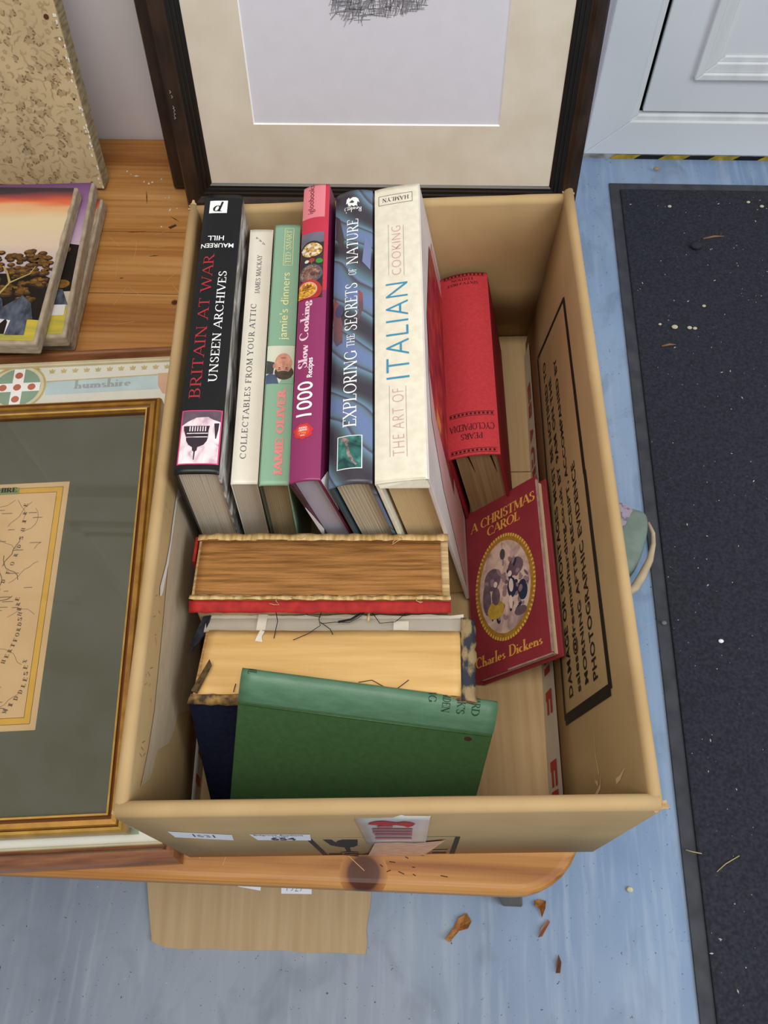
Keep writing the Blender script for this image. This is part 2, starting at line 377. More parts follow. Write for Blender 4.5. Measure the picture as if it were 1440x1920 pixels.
def painted_floor():
    m = bpy.data.materials.new('blue_painted_floor'); m.use_nodes = True; nt = m.node_tree; N = nt.nodes; L = nt.links
    b = N['Principled BSDF']; b.inputs['Roughness'].default_value = .5; b.inputs['Specular IOR Level'].default_value = .4
    tc = N.new('ShaderNodeTexCoord')
    def noise(scale, detail, dist=0):
        mp = N.new('ShaderNodeMapping'); mp.inputs['Scale'].default_value = scale; L.new(tc.outputs['Object'], mp.inputs['Vector'])
        n = N.new('ShaderNodeTexNoise'); n.inputs['Scale'].default_value = 1; n.inputs['Detail'].default_value = detail; n.inputs['Distortion'].default_value = dist; L.new(mp.outputs[0], n.inputs['Vector']); return n
    def ramp(n, a, ca, b_, cb):
        r = N.new('ShaderNodeValToRGB'); r.color_ramp.elements[0].position = a; r.color_ramp.elements[0].color = ca; r.color_ramp.elements[1].position = b_; r.color_ramp.elements[1].color = cb
        L.new(n.outputs['Fac'], r.inputs['Fac']); return r
    base = ramp(noise((7, 2.5, 1), 6), .35, lin('7088a8'), .65, lin('8fa4bd'))
    st = ramp(noise((90, 7, 1), 7, .3), .50, (0, 0, 0, 1), .75, (.6, .6, .6, 1))
    mx = N.new('ShaderNodeMixRGB'); L.new(st.outputs[0], mx.inputs[0]); L.new(base.outputs[0], mx.inputs[1]); mx.inputs[2].default_value = lin('a3b2c4')
    gr = ramp(noise((17, 11, 1), 9, .8), .25, (.5, .5, .5, 1), .47, (0, 0, 0, 1))
    m2 = N.new('ShaderNodeMixRGB'); L.new(gr.outputs[0], m2.inputs[0]); L.new(mx.outputs[0], m2.inputs[1]); m2.inputs[2].default_value = lin('5d6b80')
    sp = ramp(noise((260, 260, 1), 2), .24, (1, 1, 1, 1), .29, (0, 0, 0, 1))
    m3 = N.new('ShaderNodeMixRGB'); L.new(sp.outputs[0], m3.inputs[0]); L.new(m2.outputs[0], m3.inputs[1]); m3.inputs[2].default_value = lin('3f4854')
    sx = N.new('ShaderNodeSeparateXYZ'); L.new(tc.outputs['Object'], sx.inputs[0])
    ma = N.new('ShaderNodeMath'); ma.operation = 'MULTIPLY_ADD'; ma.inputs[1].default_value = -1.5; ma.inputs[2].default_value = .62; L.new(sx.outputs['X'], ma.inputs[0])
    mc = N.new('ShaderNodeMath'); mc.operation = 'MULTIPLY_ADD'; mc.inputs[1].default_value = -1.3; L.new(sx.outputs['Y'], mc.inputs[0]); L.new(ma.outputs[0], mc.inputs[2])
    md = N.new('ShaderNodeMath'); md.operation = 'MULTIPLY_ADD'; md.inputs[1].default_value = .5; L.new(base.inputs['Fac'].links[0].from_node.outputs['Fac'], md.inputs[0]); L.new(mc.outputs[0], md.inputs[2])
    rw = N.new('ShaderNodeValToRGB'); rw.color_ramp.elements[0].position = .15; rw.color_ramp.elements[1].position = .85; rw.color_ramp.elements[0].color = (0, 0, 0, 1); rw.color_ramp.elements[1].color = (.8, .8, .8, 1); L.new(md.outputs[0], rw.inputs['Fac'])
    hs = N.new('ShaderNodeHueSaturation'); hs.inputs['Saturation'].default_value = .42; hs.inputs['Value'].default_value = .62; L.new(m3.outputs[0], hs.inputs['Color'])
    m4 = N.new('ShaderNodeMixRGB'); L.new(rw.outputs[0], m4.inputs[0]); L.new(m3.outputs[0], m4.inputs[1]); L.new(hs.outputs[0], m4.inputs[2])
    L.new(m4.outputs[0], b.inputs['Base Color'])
    return m
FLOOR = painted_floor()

# ------------------------------------------------------------------ setting (room axes are turned 2.9 degrees from the box)
TH = -0.0506
ROOM = Matrix.Rotation(TH, 4, 'Z')
FZ = -0.42
def rmw(a, b, z): return ROOM @ Vector((a, b, z))
def room(o): o.matrix_world = ROOM; return o
def struct(o): o['kind'] = 'structure'; return room(o)

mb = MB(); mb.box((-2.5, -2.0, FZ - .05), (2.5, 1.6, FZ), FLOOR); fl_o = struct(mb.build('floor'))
mb = MB(); mb.box((-2.5, .8155, FZ), (.345, .9, 2.3), WALL); struct(mb.build('wall_back'))
mb = MB(); mb.box((.30, .9, FZ), (.345, 1.297, 2.3), WALL); struct(mb.build('wall_return'))
mb = MB(); mb.box((.345, 1.297, FZ), (2.5, 1.38, 2.3), WALL); struct(mb.build('wall_door_side'))
# raised panel mouldings of the wall cladding above the pictures
mb = MB()
for x0 in (-1.5, -.62):
    for (a, b_) in ((.62, 1.0), (1.12, 1.62)):
        for i, (wd, d) in enumerate(((.03, .012), (.012, .02))):
            o_ = i * .03
            for q in (((x0 + o_, a + o_), (x0 + .74 - o_, a + o_ + wd)), ((x0 + o_, b_ - o_ - wd), (x0 + .74 - o_, b_ - o_)), ((x0 + o_, a + o_), (x0 + o_ + wd, b_ - o_)), ((x0 + .74 - o_ - wd, a + o_), (x0 + .74 - o_, b_ - o_))):
                mb.box((q[0][0], .8155 - d, q[0][1]), (q[1][0], .8158, q[1][1]), PVC)
struct(mb.build('trim_2', bevel=.003))

# door: outer frame with mitred bead, leaf with raised panel moulding
d0 = bpy.data.objects.new('door_1', None); COL.objects.link(d0); d0['kind'] = 'structure'; d0.matrix_world = ROOM
DB = 1.2765
GAP = M('dark_gap', '0d0d0e', .9, .05)
mb = MB()
def mitre_frame(mb, x0, x1, z0, z1, wd, yf, yb, mat):
    A = [(x0, z0), (x1, z0), (x1, z1), (x0, z1)]; B = [(x0 + wd, z0 + wd), (x1 - wd, z0 + wd), (x1 - wd, z1 - wd), (x0 + wd, z1 - wd)]
    for i in range(4):
        j = (i + 1) % 4
        p = [A[i], A[j], B[j], B[i]]
        v = [(x, yf, z) for x, z in p] + [(x, yb, z) for x, z in p]
        mb.add(v, [(0, 1, 2, 3), (4, 7, 6, 5), (0, 4, 5, 1), (1, 5, 6, 2), (2, 6, 7, 3), (3, 7, 4, 0)], mat)
mitre_frame(mb, .4632, 1.45, FZ + .010, 1.7, .0705, DB, DB + .05, PVC)
mb.build('door_frame', d0, bevel=.002)
mb = MB()
mitre_frame(mb, .5332, 1.381, FZ + .0795, 1.631, .012, DB + .004, DB + .03, PVC_W)
mb.build('glazing_bead', d0, bevel=.003)
mb = MB(); mb.box((.545, DB + .0158, FZ + .0905), (1.37, DB + .0185, 1.62), GAP); mb.build('weather_seal', d0)
mb = MB(); mb.box((.5515, DB + .006, FZ + .0965), (1.36, DB + .0157, 1.61), PVC); mb.build('door_leaf', d0, bevel=.002)
mb = MB()
mitre_frame(mb, .620, 1.29, FZ + .165, .55, .012, DB - .004, DB + .007, PVC_W)
mitre_frame(mb, .632, 1.278, FZ + .177, .538, .018, DB - .0005, DB + .007, PVC_W)
mitre_frame(mb, .650, 1.260, FZ + .195, .52, .010, DB + .003, DB + .007, PVC_W)
mb.build('panel_moulding', d0, bevel=.003)
# threshold strip with worn hazard tape
YEL = M('hazard_yellow', 'c7a51d', .6, .3, col2='8d7a2a', scale=(60, 60, 60)); HBK = M('hazard_black', '17171a', .6, .3)
GRUB = M('worn_threshold', 'a9a6a0', .8, .2, col2='6f6a64', scale=(50, 50, 50))
mb = MB(); mb.box((.455, DB + .001, FZ), (1.6, DB + .03, FZ + .0098), GRUB)
x = .512; k = 0
while x < 1.5:
    wd = (.024, .052)[k % 2] if k else .03
    wd = .045
    mt = YEL if k % 2 == 0 else HBK
    mb.poly([(x, DB - .0002, FZ + .0005), (x + wd, DB - .0002, FZ + .0005), (x + wd + .012, DB - .0002, FZ + .0095), (x + .012, DB - .0002, FZ + .0095)], mt)
    x += wd; k += 1
struct(mb.build('trim_1'))

# doormat
MAT = M('mat_fibre', '37383f', .95, .12, col2='292a30', scale=(240, 240, 240), bump=.6, bscale=(420, 420, 420), detail=6)
MATE = M('mat_rubber_edge', '4b4c50', .85, .15, col2='3d3e42', scale=(30, 30, 30))
t = thing('doormat', ROOM @ Matrix.Translation((.5066, 0, FZ)), 'large charcoal fibre doormat with a rubber edge lying on the blue floor', 'doormat')
mb = MB(); mb.box((.018, -1.2, .0008), (1.2, 1.192, .007), MAT); mb.build('pile', t, bevel=.002)
mb = MB()
for a, b_ in (((0, -1.2, 0), (.0185, 1.21, .0035)), ((.018, 1.1915, 0), (1.22, 1.21, .0035))): mb.box(a, b_, MATE)
mb.build('rubber_border', t, bevel=.001)

# ------------------------------------------------------------------ pine table
t = thing('pine_table', ROOM @ Matrix.Translation((0, 0, FZ)), 'low varnished pine table with a dark knot on its rounded front edge', 'table')
HT = -FZ
def round_rect(x0, y0, x1, y1, r, corners=(1, 1, 1, 1), n=8):
    out = []
    for (cx, cy, a, on) in ((x1 - r, y0 + r, -90, corners[1]), (x1 - r, y1 - r, 0, corners[2]), (x0 + r, y1 - r, 90, corners[3]), (x0 + r, y0 + r, 180, corners[0])):
        if on: out += [(cx + r * math.cos(R(a + 90 * i / n)), cy + r * math.sin(R(a + 90 * i / n))) for i in range(n + 1)]
        else: out.append((cx + r * (1 if a in (-90, 0) else -1), cy + r * (1 if a in (0, 90) else -1)))
    return out
pts = round_rect(-1.1, -.0175, .3094, .812, .055, (1, 1, 0, 0))
mb = MB(); n = len(pts)
mb.add([(x, y, HT) for x, y in pts] + [(x, y, HT - .024) for x, y in pts], [tuple(range(n)), tuple(range(2 * n - 1, n - 1, -1))] + [(i, (i + 1) % n, n + (i + 1) % n, n + i) for i in range(n)], PINE)
mb.build('tabletop', t, bevel=.008, seg=4)
LEGM = M('table_leg_wood', '6f6a62', .7, .2, col2='5d574e', scale=(40, 40, 8))
for (lx, ly, dx, dy) in ((.2885, .0030, -.062, .014), (-1.05, .02, .06, .014), (.2885, .765, -.062, -.014), (-1.05, .765, .06, -.014)):   # splayed, tapering legs
    mb = MB(); wt, wb = .034, .024; T_ = HT - .0245
    mb.add([(lx, ly, 0), (lx + wb, ly, 0), (lx + wb, ly + wb, 0), (lx, ly + wb, 0), (lx + dx, ly + dy, T_), (lx + dx + wt, ly + dy, T_), (lx + dx + wt, ly + dy + wt, T_), (lx + dx, ly + dy + wt, T_)], [(0, 3, 2, 1), (4, 5, 6, 7), (0, 1, 5, 4), (1, 2, 6, 5), (2, 3, 7, 6), (3, 0, 4, 7)], LEGM); mb.build('leg', t, bevel=.002)
APR = M('pine_apron', '9c6733', .5, .3, var=.2, scale=(4, 60, 60))
mb = MB(); mb.box((-1.0, .06, HT - .095), (.26, .078, HT - .0245), APR); mb.box((-1.0, .73, HT - .095), (.24, .748, HT - .0245), APR); mb.build('apron', t)
# scratches and dents as dark marks on the pine
art = Art(lambda u, v, o: (u, v, HT + o), .0002)
DENT = M('dent_mark', '4a2c18', .7, .1); SCR = M('pale_scratch', 'c99a5e', .6, .2)
art.poly([(.066, .0105), (.079, .0095), (.0785, .0055), (.075, .0065)], DENT)
art.line([(.08, .011), (.11, .008), (.135, .0065)], .0012, DENT)
for q in range(9):
    a, b_ = .15 + random.random() * .05, -.006 + random.random() * .016
    art.line([(a, b_), (a + .002 + random.random() * .004, b_ + random.uniform(-.002, .002))], .0007, DENT)
for (a, b_, c, d) in ((-.115, .68, -.105, .673), (-.16, .655, -.14, .657), (-.13, .62, -.12, .621), (-.158, .587, -.153, .588), (-.15, .72, -.146, .70)): art.line([(a, b_), ((a + c) / 2, (b_ + d) / 2 + .0003), (c, d)], [.0002, .0012, .0002], DENT)
art.poly([(-.116, .664), (-.108, .669), (-.1065, .666), (-.113, .6615)], DENT)
for q in range(16):
    a, b_ = random.uniform(-.17, -.075), random.uniform(.5, .7); an = random.uniform(0, 3.1); l_ = random.uniform(.006, .03)
    art.line([(a, b_), (a + l_ * .5 * math.cos(an) + .001, b_ + l_ * .5 * math.sin(an)), (a + l_ * math.cos(an), b_ + l_ * math.sin(an))], .00035, SCR)
for (a, b_, c, d) in ((.0, .012, .012, .0), (.035, .014, .03, -.004), (.115, .016, .14, -.004)): art.line([(a, b_), (c, d)], .0005, SCR)
art.build('scratch_marks', t)['kind'] = 'stuff'
# long plank joints
art = Art(lambda u, v, o: (u, v, HT + o), .0001)
for yy in (.117, .655, .565): art.line([(-1.05, yy), (.25, yy + .002)], .0006, DENT)
art.build('plank_joint', t)

# ------------------------------------------------------------------ cardboard box
BW, BL, BH = .3204, .5045, .2
t_box = thing('cardboard_box', Matrix.Identity(4), 'open brown cardboard box of books with a black printed notice inside its right flap', 'box')
def S(a, p, q): return Vector(p) * (1 - a) + Vector(q) * a
def wall(name, sec0, sec1, n=10, mat=CARD, wob=0.0006):
    """folded board: cross-sections at the two ends joined, the flap tucked over and down inside"""
    mb = MB(); k = len(sec0) - 1
    rnd = [[random.uniform(-wob, wob) for _ in range(k + 1)] for _ in range(n + 1)]
    def fn(u, v):
        i = u * k; j = int(round(v * n)); a = int(round(i))
        p = S(v, sec0[a], sec1[a]); r_ = rnd[j][a] * (1 if 0 < j < n else 0)
        return (p.x, p.y, p.z + (r_ if 0 < a < k else 0))
    mb.grid(k, n, fn, mat)
    return mb.build(name, t_box, solid=.0028)
def arc_sec(out_bot, out_top, in_top, in_bot, lift=0.0):
    o, i = Vector(out_top), Vector(in_top); c = (o + i) / 2; r_ = (o - i) / 2; up = Vector((0, 0, r_.length * 1.0))
    s = [Vector(out_bot), S(.5, out_bot, out_top), o]
    for a in (30, 60, 90, 120, 150): s.append(c + r_ * math.cos(R(a)) + up * math.sin(R(a)))
    return [tuple(p) for p in s + [i, S(.33, in_top, in_bot), S(.66, in_top, in_bot), Vector(in_bot)]]
FL = [(.288, .006, .010), (.306, .486, .010), (.3135, .006, .1955), (.3135, .486, .1965)]      # right inner flap corners
def flap(a, b, off=0.0):
    c = [Vector(p) for p in FL]; p = S(b, S(a, c[0], c[1]), S(a, c[2], c[3])); p.x -= .0016 + off; return tuple(p)
wall('right_wall', arc_sec((.3188, .004, .0015), (.3192, .004, .1955), (.3135, .004, .1955), FL[0]), arc_sec((.3188, .502, .0015), (.3194, .4925, .2025), (.3135, .490, .2025), FL[1]))
wall('left_wall', arc_sec((.0016, .004, .0015), (.0012, .004, .1955), (.0075, .004, .1955), (.0075, .006, .012)), arc_sec((.0016, .502, .0015), (.0012, .491, .1955), (.0075, .489, .1955), (.0085, .486, .012)))
wall('front_wall', arc_sec((.004, .0016, .0015), (.002, .0012, .1955), (.002, .0085, .1955), (.008, .0085, .06)), arc_sec((.3165, .0016, .0015), (.3185, .0012, .1955), (.3185, .0085, .1955), (.312, .0085, .06)))
wall('back_wall', arc_sec((.004, .5035, .0015), (.003, .4905, .1945), (.003, .484, .1945), (.009, .4845, .045)), arc_sec((.3165, .5035, .0015), (.316, .4905, .1990), (.316, .484, .1985), (.306, .4845, .045)))
def base_lines():
    return M('box_base_board', 'bfa37a', .8, .2, col2='b3966c', scale=(170, 5, 5), bump=.05, bscale=(160, 4, 4))
for (a, b_) in ((.004, .3385), (.340, .5015)):
    mb = MB(); mb.box((.004, a, .0004), (.316, b_, .0045 if a < .1 else .0038), base_lines()); mb.build('bottom_flap', t_box)
# ragged torn tips at the corners
mb = MB()
for (cx, cy, cz) in ((.3165, .489, .2), (.0035, .489, .1975), (.3185, .003, .1955), (.0035, .003, .1955)):
    for q in range(7):
        an = random.uniform(0, 6.28); r_ = random.uniform(.003, .006)
        p = Vector((cx, cy, cz)); d = Vector((math.cos(an) * r_, math.sin(an) * r_, random.uniform(.0005, .003)))
        e = Vector((-math.sin(an), math.cos(an), .2)) * .0022
        mb.add([p - e, p + e, p + d + e * .4, p + d - e * .3, p - e - Vector((0, 0, .002)), p + e - Vector((0, 0, .002))], [(0, 1, 2, 3), (4, 0, 3), (5, 2, 1), (4, 5, 1, 0), (3, 2, 5, 4)], CARD_EDGE)
mb.build('torn_corner_fibre', t_box)['kind'] = 'stuff'

# printed notice on the right flap
art = Art(lambda u, v, o: flap(u, v, o), .0002)
B = [(.841, .836), (.880, .275), (.171, .264), (.159, .814)]
wa = (.012, .05)
def fline(p, q, wd_a, wd_b):
    (x0, y0), (x1, y1) = p, q
    if abs(x1 - x0) > abs(y1 - y0): vv = [(x0, y0 - wd_b / 2), (x1, y1 - wd_b / 2), (x1, y1 + wd_b / 2), (x0, y0 + wd_b / 2)]
    else: vv = [(x0 - wd_a / 2, y0), (x0 + wd_a / 2, y0), (x1 + wd_a / 2, y1), (x1 - wd_a / 2, y1)]
    art.poly(vv, INK)
fline(B[0], B[1], .008, .02); fline(B[1], B[2], .01, .022); fline(B[2], B[3], .018, .05); fline(B[3], (.5, .828), .02, .036); fline((.5, .823), B[0], .02, .034)
for s_, (o_, top, end) in {
    'DAMAGE OR SHORTAGES MUST BE NOTIFIED TO': ((.197, .395), (.197, .343), (.834, .418)),
    'sales@freemanharding.co.uk BY 9AM ON THE': ((.193, .512), (.193, .448), (.776, .508)),
    'MORNING AFTER RECEIPT, ACCOMPANIED BY': ((.195, .602), (.195, .550), (.786, .618)),
    'PHOTOGRAPHIC EVIDENCE': ((.189, .702), (.189, .648), (.548, .712))}.items():
    art.text(bf(s_, bold=.022, spacing=1.06), o_, (end[0] - o_[0], end[1] - o_[1]), (0, top[1] - o_[1]), INK)
art.build('printed_notice', t_box, cut=[(0, .1)])
art = Art(lambda u, v, o: flap(u, v, o), .0002); CRS = M('crease_highlight', 'd6bd90', .7, .2)
for p in ([(.060, .62), (.045, .60), (.032, .52), (.018, .46)], [(.13, .60), (.090, .585), (.062, .60)], [(.075, .57), (.055, .555), (.05, .58)], [(.05, .85), (.042, .80), (.04, .76)]): art.line(p, [.001, .006, .008, .001][:len(p)], CRS)
art.build('crease_mark', t_box)['kind'] = 'stuff'
# red FRAGILE tape along the foot of the right flap
mb = MB(); mb.grid(24, 2, lambda u, v: flap(.03 + .945 * u, -.035 + (.20 - .065 * u) * v, .0003 + (.0006 if v == 0 else 0)), TAPE); tp = mb.build('parcel_tape', t_box)
art = Art(lambda u, v, o: flap(u, v, o), .0006)
for st in (.125, .505, .885):
    x = st; art = Art(lambda u, v, o: flap(u, v, o), .0006)
    for ch, wd in zip('FRAGILE', (.042, .044, .044, .046, .014, .036, .042)):
        if x < .97 and x > .05: art.text(bf(ch, bold=.035), (x, -.035), (-min(wd, x - .032), 0), (0, .145 - .05 * x), RED_TAPE)
        x -= wd + .006
    if art.items: art.build('tape_lettering', tp, cut=[(0, .1)])
mb = MB(); mb.grid(10, 1, lambda u, v: (.0095, .012 + .09 * u, .012 + .026 * v), TAPE); tp = mb.build('parcel_tape', t_box, solid=.0002)
art = Art(lambda u, v, o: (.0096 + o, u, v), .0002)
for a in (.030, .050, .072): art.poly([(a, .014), (a + .007, .014), (a + .009, .03), (a + .002, .03)], RED_TAPE)
art.build('tape_lettering', tp)
# left wall: torn liner and a long white tear
art = Art(lambda u, v, o: (.0092 + o, u, v), .0002)
torn = [(.021, .178), (.03, .158), (.05, .148), (.06, .122), (.07, .112), (.085, .105), (.10, .06), (.13, .05), (.2, .06), (.3, .075), (.42, .09), (.46, .15), (.30, .17), (.24, .171), (.20, .174), (.12, .168), (.07, .166), (.045, .17)]
art.poly(torn, CARD_TORN)
art.poly([(.235, .158), (.226, .168), (.20, .170), (.175, .172), (.150, .178), (.146, .180), (.144, .184), (.150, .186), (.17, .178), (.19, .174), (.21, .173), (.235, .170)], M('white_torn_fibre', 'd5d0cc', .9, .1), layer=2)
for q in range(26):
    a, b_ = random.uniform(.03, .3), random.uniform(.178, .195); art.line([(a, b_), (a + random.uniform(-.003, .003), b_ - random.uniform(.002, .006))], .0004, M('dirt_scuff', '8c7148', .9, .1))
art.build('torn_liner', t_box)

# front wall: stickers, printed symbol and torn tape
def front(u, v, o): return (u, .0002 - o, v)
art = Art(front, .0002)
PW = .003
for p in (((.105, .103), (.208, .100)), ): art.line(p, .0022, INK)
art.poly([(.1035, .098), (.1075, .098), (.112, .004), (.108, .004)], INK)
art.poly([(.205, .098), (.2085, .098), (.2095, .003), (.2055, .003)], INK)
art.line([(.1095, .006), (.125, .006)], .003, INK)
# broken goblet
art.poly([(.1145, .094), (.1205, .0935), (.1225, .078), (.1245, .087), (.128, .0925), (.1385, .0915), (.137, .06), (.134, .052), (.131, .050), (.1305, .026), (.136, .022), (.136, .020), (.122, .020), (.122, .022), (.1275, .026), (.127, .050), (.123, .054), (.118, .062)], INK)
art.text(bf('FRAGILE', .03), (.113, .0055), (.090, 0), (0, .0095), INK)
art.line([(.19, .03), (.203, .03)], .004, INK)
art.build('printed_symbol', t_box)
mb = MB(); mb.poly([(.0188, -.0003, .1165), (.0545, -.0003, .098), (.0575, -.0003, .124), (.0198, -.0003, .143)], WHITE_PAPER); s1 = mb.build('price_sticker', t_box)
art = Art(front, .0007)
for (a, b_) in ((.0325, .1185), (.0445, .113)): art.line([(a, b_), (a + .0008, b_ + .012)], .0008, INK)
art.text(bf('63'), (.0345, .1175), (.008, -.004), (0, .011), M('faint_pen', '9a9ca6', .7, .1)); art.build('pen_writing', s1)
mb = MB(); mb.poly([(.0708, -.0003, .0975), (.1065, -.0003, .092), (.1085, -.0003, .121), (.0690, -.0003, .1255)], WHITE_PAPER); s1 = mb.build('lot_sticker', t_box)
art = Art(front, .0007)
art.text(bf('654', .03), (.0805, .097), (.0165, -.002), (0, .0125), M('print_grey', '4e4f58', .7, .1))
art.text(bf('Auctions'), (.0880, .1165), (.0155, -.0015), (0, .006), M('print_grey', '4e4f58')); art.text(bf('Bidgrove'), (.0715, .118), (.0150, -.0013), (0, .006), M('print_grey', '4e4f58'))
art.text(bf('Lot No'), (.083, .111), (.010, -.001), (0, .004), M('print_grey', '4e4f58')); art.build('lot_number', s1)
# torn FRAGILE tape over the rim
RIM = lambda u, v: (u, (-.0004 if v < .1955 else .0012 + (v - .1955) * .9), min(v, .1995) + (.0 if v < .1955 else .0012))
mb = MB(); mb.grid(6, 8, lambda u, v: (lambda p: (p[0], p[1] - .0002, p[2]))(RIM((.1405 + .045 * u + (1 - v) * .0045 * (1 - u)), .07 + .1285 * v - .006 * u * v)), TAPE)
tp = mb.build('torn_tape', t_box, solid=.0002)
art = Art(lambda u, v, o: (lambda p: (p[0], p[1] - o - .0004, p[2]))(RIM(u, v)), .0003)
art.poly([(.148, .166), (.149, .172), (.153, .178), (.158, .179), (.163, .174), (.166, .172), (.170, .175), (.174, .172), (.177, .166), (.1755, .158), (.1725, .152), (.17, .158), (.165, .162), (.158, .160)], RED_TAPE)
PINKRED = M('faded_red_print', '9c4a55', .4, .4)
for (a, b_) in ((.150, .140), (.150, .128), (.151, .116), (.151, .100)): art.poly([(a, b_), (.1755, b_ - .002), (.1755, b_ + .006), (a, b_ + .009)], PINKRED)
art.poly([(.1535, .152), (.163, .151), (.163, .160), (.1535, .160)], PINKRED)
art.build('tape_lettering', tp)
mb = MB(); mb.poly([(.1425, -.0009, .004), (.186, -.0009, .004), (.199, -.0009, .088), (.178, -.0009, .075), (.166, -.0009, .082), (.150, -.0009, .079)], PINKTAPE); mb.build('torn_tape', t_box, recalc=False)

# ------------------------------------------------------------------ books
def pages_mat(name, c1, c2, axis=0, freq=1500, rough=.85):
    s_ = [6, 6, 6]; s_[axis] = freq
    return M(name, c1, rough, .1, col2=c2, scale=tuple(s_), lo=.3, hi=.7, detail=2)

class Book:
    def __init__(s, name, label, top, yaw, lean, tk, ln, sag=.001, group=None, shape='round', ztop=None):
        """top: near-left corner of the upturned spine; the book stands on its fore-edge, leaning by `lean`"""
        s.tk, s.ln, s.sag, s.shape = tk, ln, sag, shape
        ed = Vector((-math.sin(R(yaw)), math.cos(R(yaw)), 0)); er = Vector((math.cos(R(yaw)), math.sin(R(yaw)), 0))
        et = er * math.cos(R(lean)) + Vector((0, 0, 1)) * math.sin(R(lean)); ez = et.cross(ed).normalized()
        low = .0052
        # resting corner: left when leaning left (lean>0), right otherwise
        z0 = top[2]; s.h = (z0 - low) / math.cos(R(lean)) if lean >= 0 else (z0 - low + tk * math.sin(R(lean))) / math.cos(R(lean))
        s.t = thing(name, frame4(Vector(top) - ez * s.h, et, ed, ez), label, 'book', group)
    def z(s, u):
        q = 2 * u / s.tk - 1
        k = (1 - q * q) if s.shape == 'round' else (1 - abs(q) ** 4)
        return s.h + s.sag * k
    def map(s, u, v, o=0): return (u, v, s.z(min(max(u, 0), s.tk)) + o)
    def covers(s, left, right, bt=.0026, inset=.003):
        for nm, x0, m_ in (('front_cover', 0, left), ('back_cover', s.tk - bt, right)):
            mb = MB(); mb.box((x0, 0, 0), (x0 + bt, s.ln, s.h + .0002), m_); mb.build(nm, s.t, bevel=.0006)
        s.bt = bt
    def spine(s, mat, matfn=None, th=.0014, nv=60):
        n = 14; mb = MB()
        mb.grid(n, nv, lambda u, v: (s.tk * u, s.ln * v, s.z(s.tk * u)), mat, True, matfn)
        mb.grid(n, 1, lambda u, v: (s.tk * u, s.ln * v, s.z(s.tk * u) - th), mat, True)
        for yv in (0, s.ln):
            mb.grid(n, 1, lambda u, v: (s.tk * u, yv, s.z(s.tk * u) - th * v), mat, False)
        for xx in (0, s.tk):
            mb.grid(1, 1, lambda u, v: (xx, s.ln * u, s.z(xx) - th * v), mat, False)
        s.sp = mb.build('spine', s.t, weld=True); return s.sp
    def pages(s, mat, ins=.004, gapl=.0, gapr=.0, drop=.0025, fore=.003):
        n = 10; bt = s.bt; x0, x1 = bt + gapl + .0002, s.tk - bt - gapr - .0002
        top = [(x0 + (x1 - x0) * i / n, s.z(s.tk * (.08 + .84 * i / n)) - drop) for i in range(n + 1)]
        prof = top + [(x1, fore), (x0, fore)]; k = len(prof)
        mb = MB(); mb.add([(x, ins, z) for x, z in prof] + [(x, s.ln - ins, z) for x, z in prof],
               [tuple(range(k)), tuple(range(2 * k - 1, k - 1, -1))] + [(i, k + i, k + (i + 1) % k, (i + 1) % k) for i in range(k)], mat)
        return mb.build('page_block', s.t)
    def art(s, base=.00022): return Art(lambda u, v, o: s.map(u, v, o), base)
    CUT = [(0, .0015)]
def along(art, shp, u_base, u_top, v0, v1, mat, layer=None):       # reads away from the viewer, letter tops to the left
    art.text(shp, (u_base, v0), (0, v1 - v0), (u_top - u_base, 0), mat, layer)
def turned(art, shp, uL, uR, v_base, v_top, mat, layer=None):        # upside down as seen in the box: starts at uR
    art.text(shp, (uR, v_base), (uL - uR, 0), (0, v_top - v_base), mat, layer)
ROWG = 'books standing in a row in the box'

# 1. black war-history volume
GLB = M('black_gloss_jacket', '121213', .3, .3, var=.2)
PHOTO = ramp_mat('grey_photo_print', [(.3, '23201f'), (.48, '7d7873'), (.6, 'cfc9c3'), (.75, 'e6e2dd')], (90, 22, 60), .35, dist=1.5)
b = Book('hardback_book', 'thick glossy black book with red and white spine lettering, leftmost in the box', (.0178, .2212, .2128), .08, -1.1, .0306, .2632, .0016, group=ROWG, shape='flat')
b.covers(GLB, PHOTO, bt=.0015); b.spine(GLB); b.pages(pages_mat('grey_cream_pages', 'd2c6b4', 'a0927d'), ins=.0025)
MAROON = M('maroon_print', 'a8262f', .4, .4, var=.05)
a = b.art(); along(a, sf('BRITAIN AT WAR', .105, .05, .08, .1), .0128, .0044, .0616, .199, MAROON); a.build('title_lettering', b.sp, b.CUT)
a = b.art(); along(a, sf('UNSEEN ARCHIVES', .12, .06, .07, .08), .0238, .0172, .0759, .1807, WHITE); a.build('subtitle_lettering', b.sp, b.CUT)
a = b.art(); turned(a, bf('MAUREEN', .01), .0012, .0268, .2098, .2052, WHITE); turned(a, bf('HILL', .01), .0060, .0188, .2178, .2128, WHITE); a.build('author_lettering', b.sp, b.CUT)
a = b.art(); a.poly(rec(.0048, .2425, .0192, .2562), WHITE); turned(a, sf('p', .11, .05, shear=.22), .0078, .0160, .2550, .2440, BLACK, 2); a.build('publisher_logo', b.sp, b.CUT)
PK = M('hot_pink_border', 'd83a6b', .35, .4); SKY = ramp_mat('pale_rose_sky', [(.3, 'b58fa0'), (.5, 'e6d3d6'), (.7, 'efe6e4')], (120, 60, 60), .35); DOME = M('dark_plum_dome', '33232f', .35, .4, var=.3)
a = b.art(); a.poly(rec(.0012, .0068, .0298, .0514), PK); a.poly(rec(.0021, .0077, .0289, .0505), SKY, 1)
a.poly([(.0021, .0385), (.0021, .0505), (.0289, .0505), (.0289, .0415), (.024, .043), (.02, .0455), (.012, .045), (.006, .0415)], M('plum_cloud', '6a5563', .4, .3, var=.4), 2)
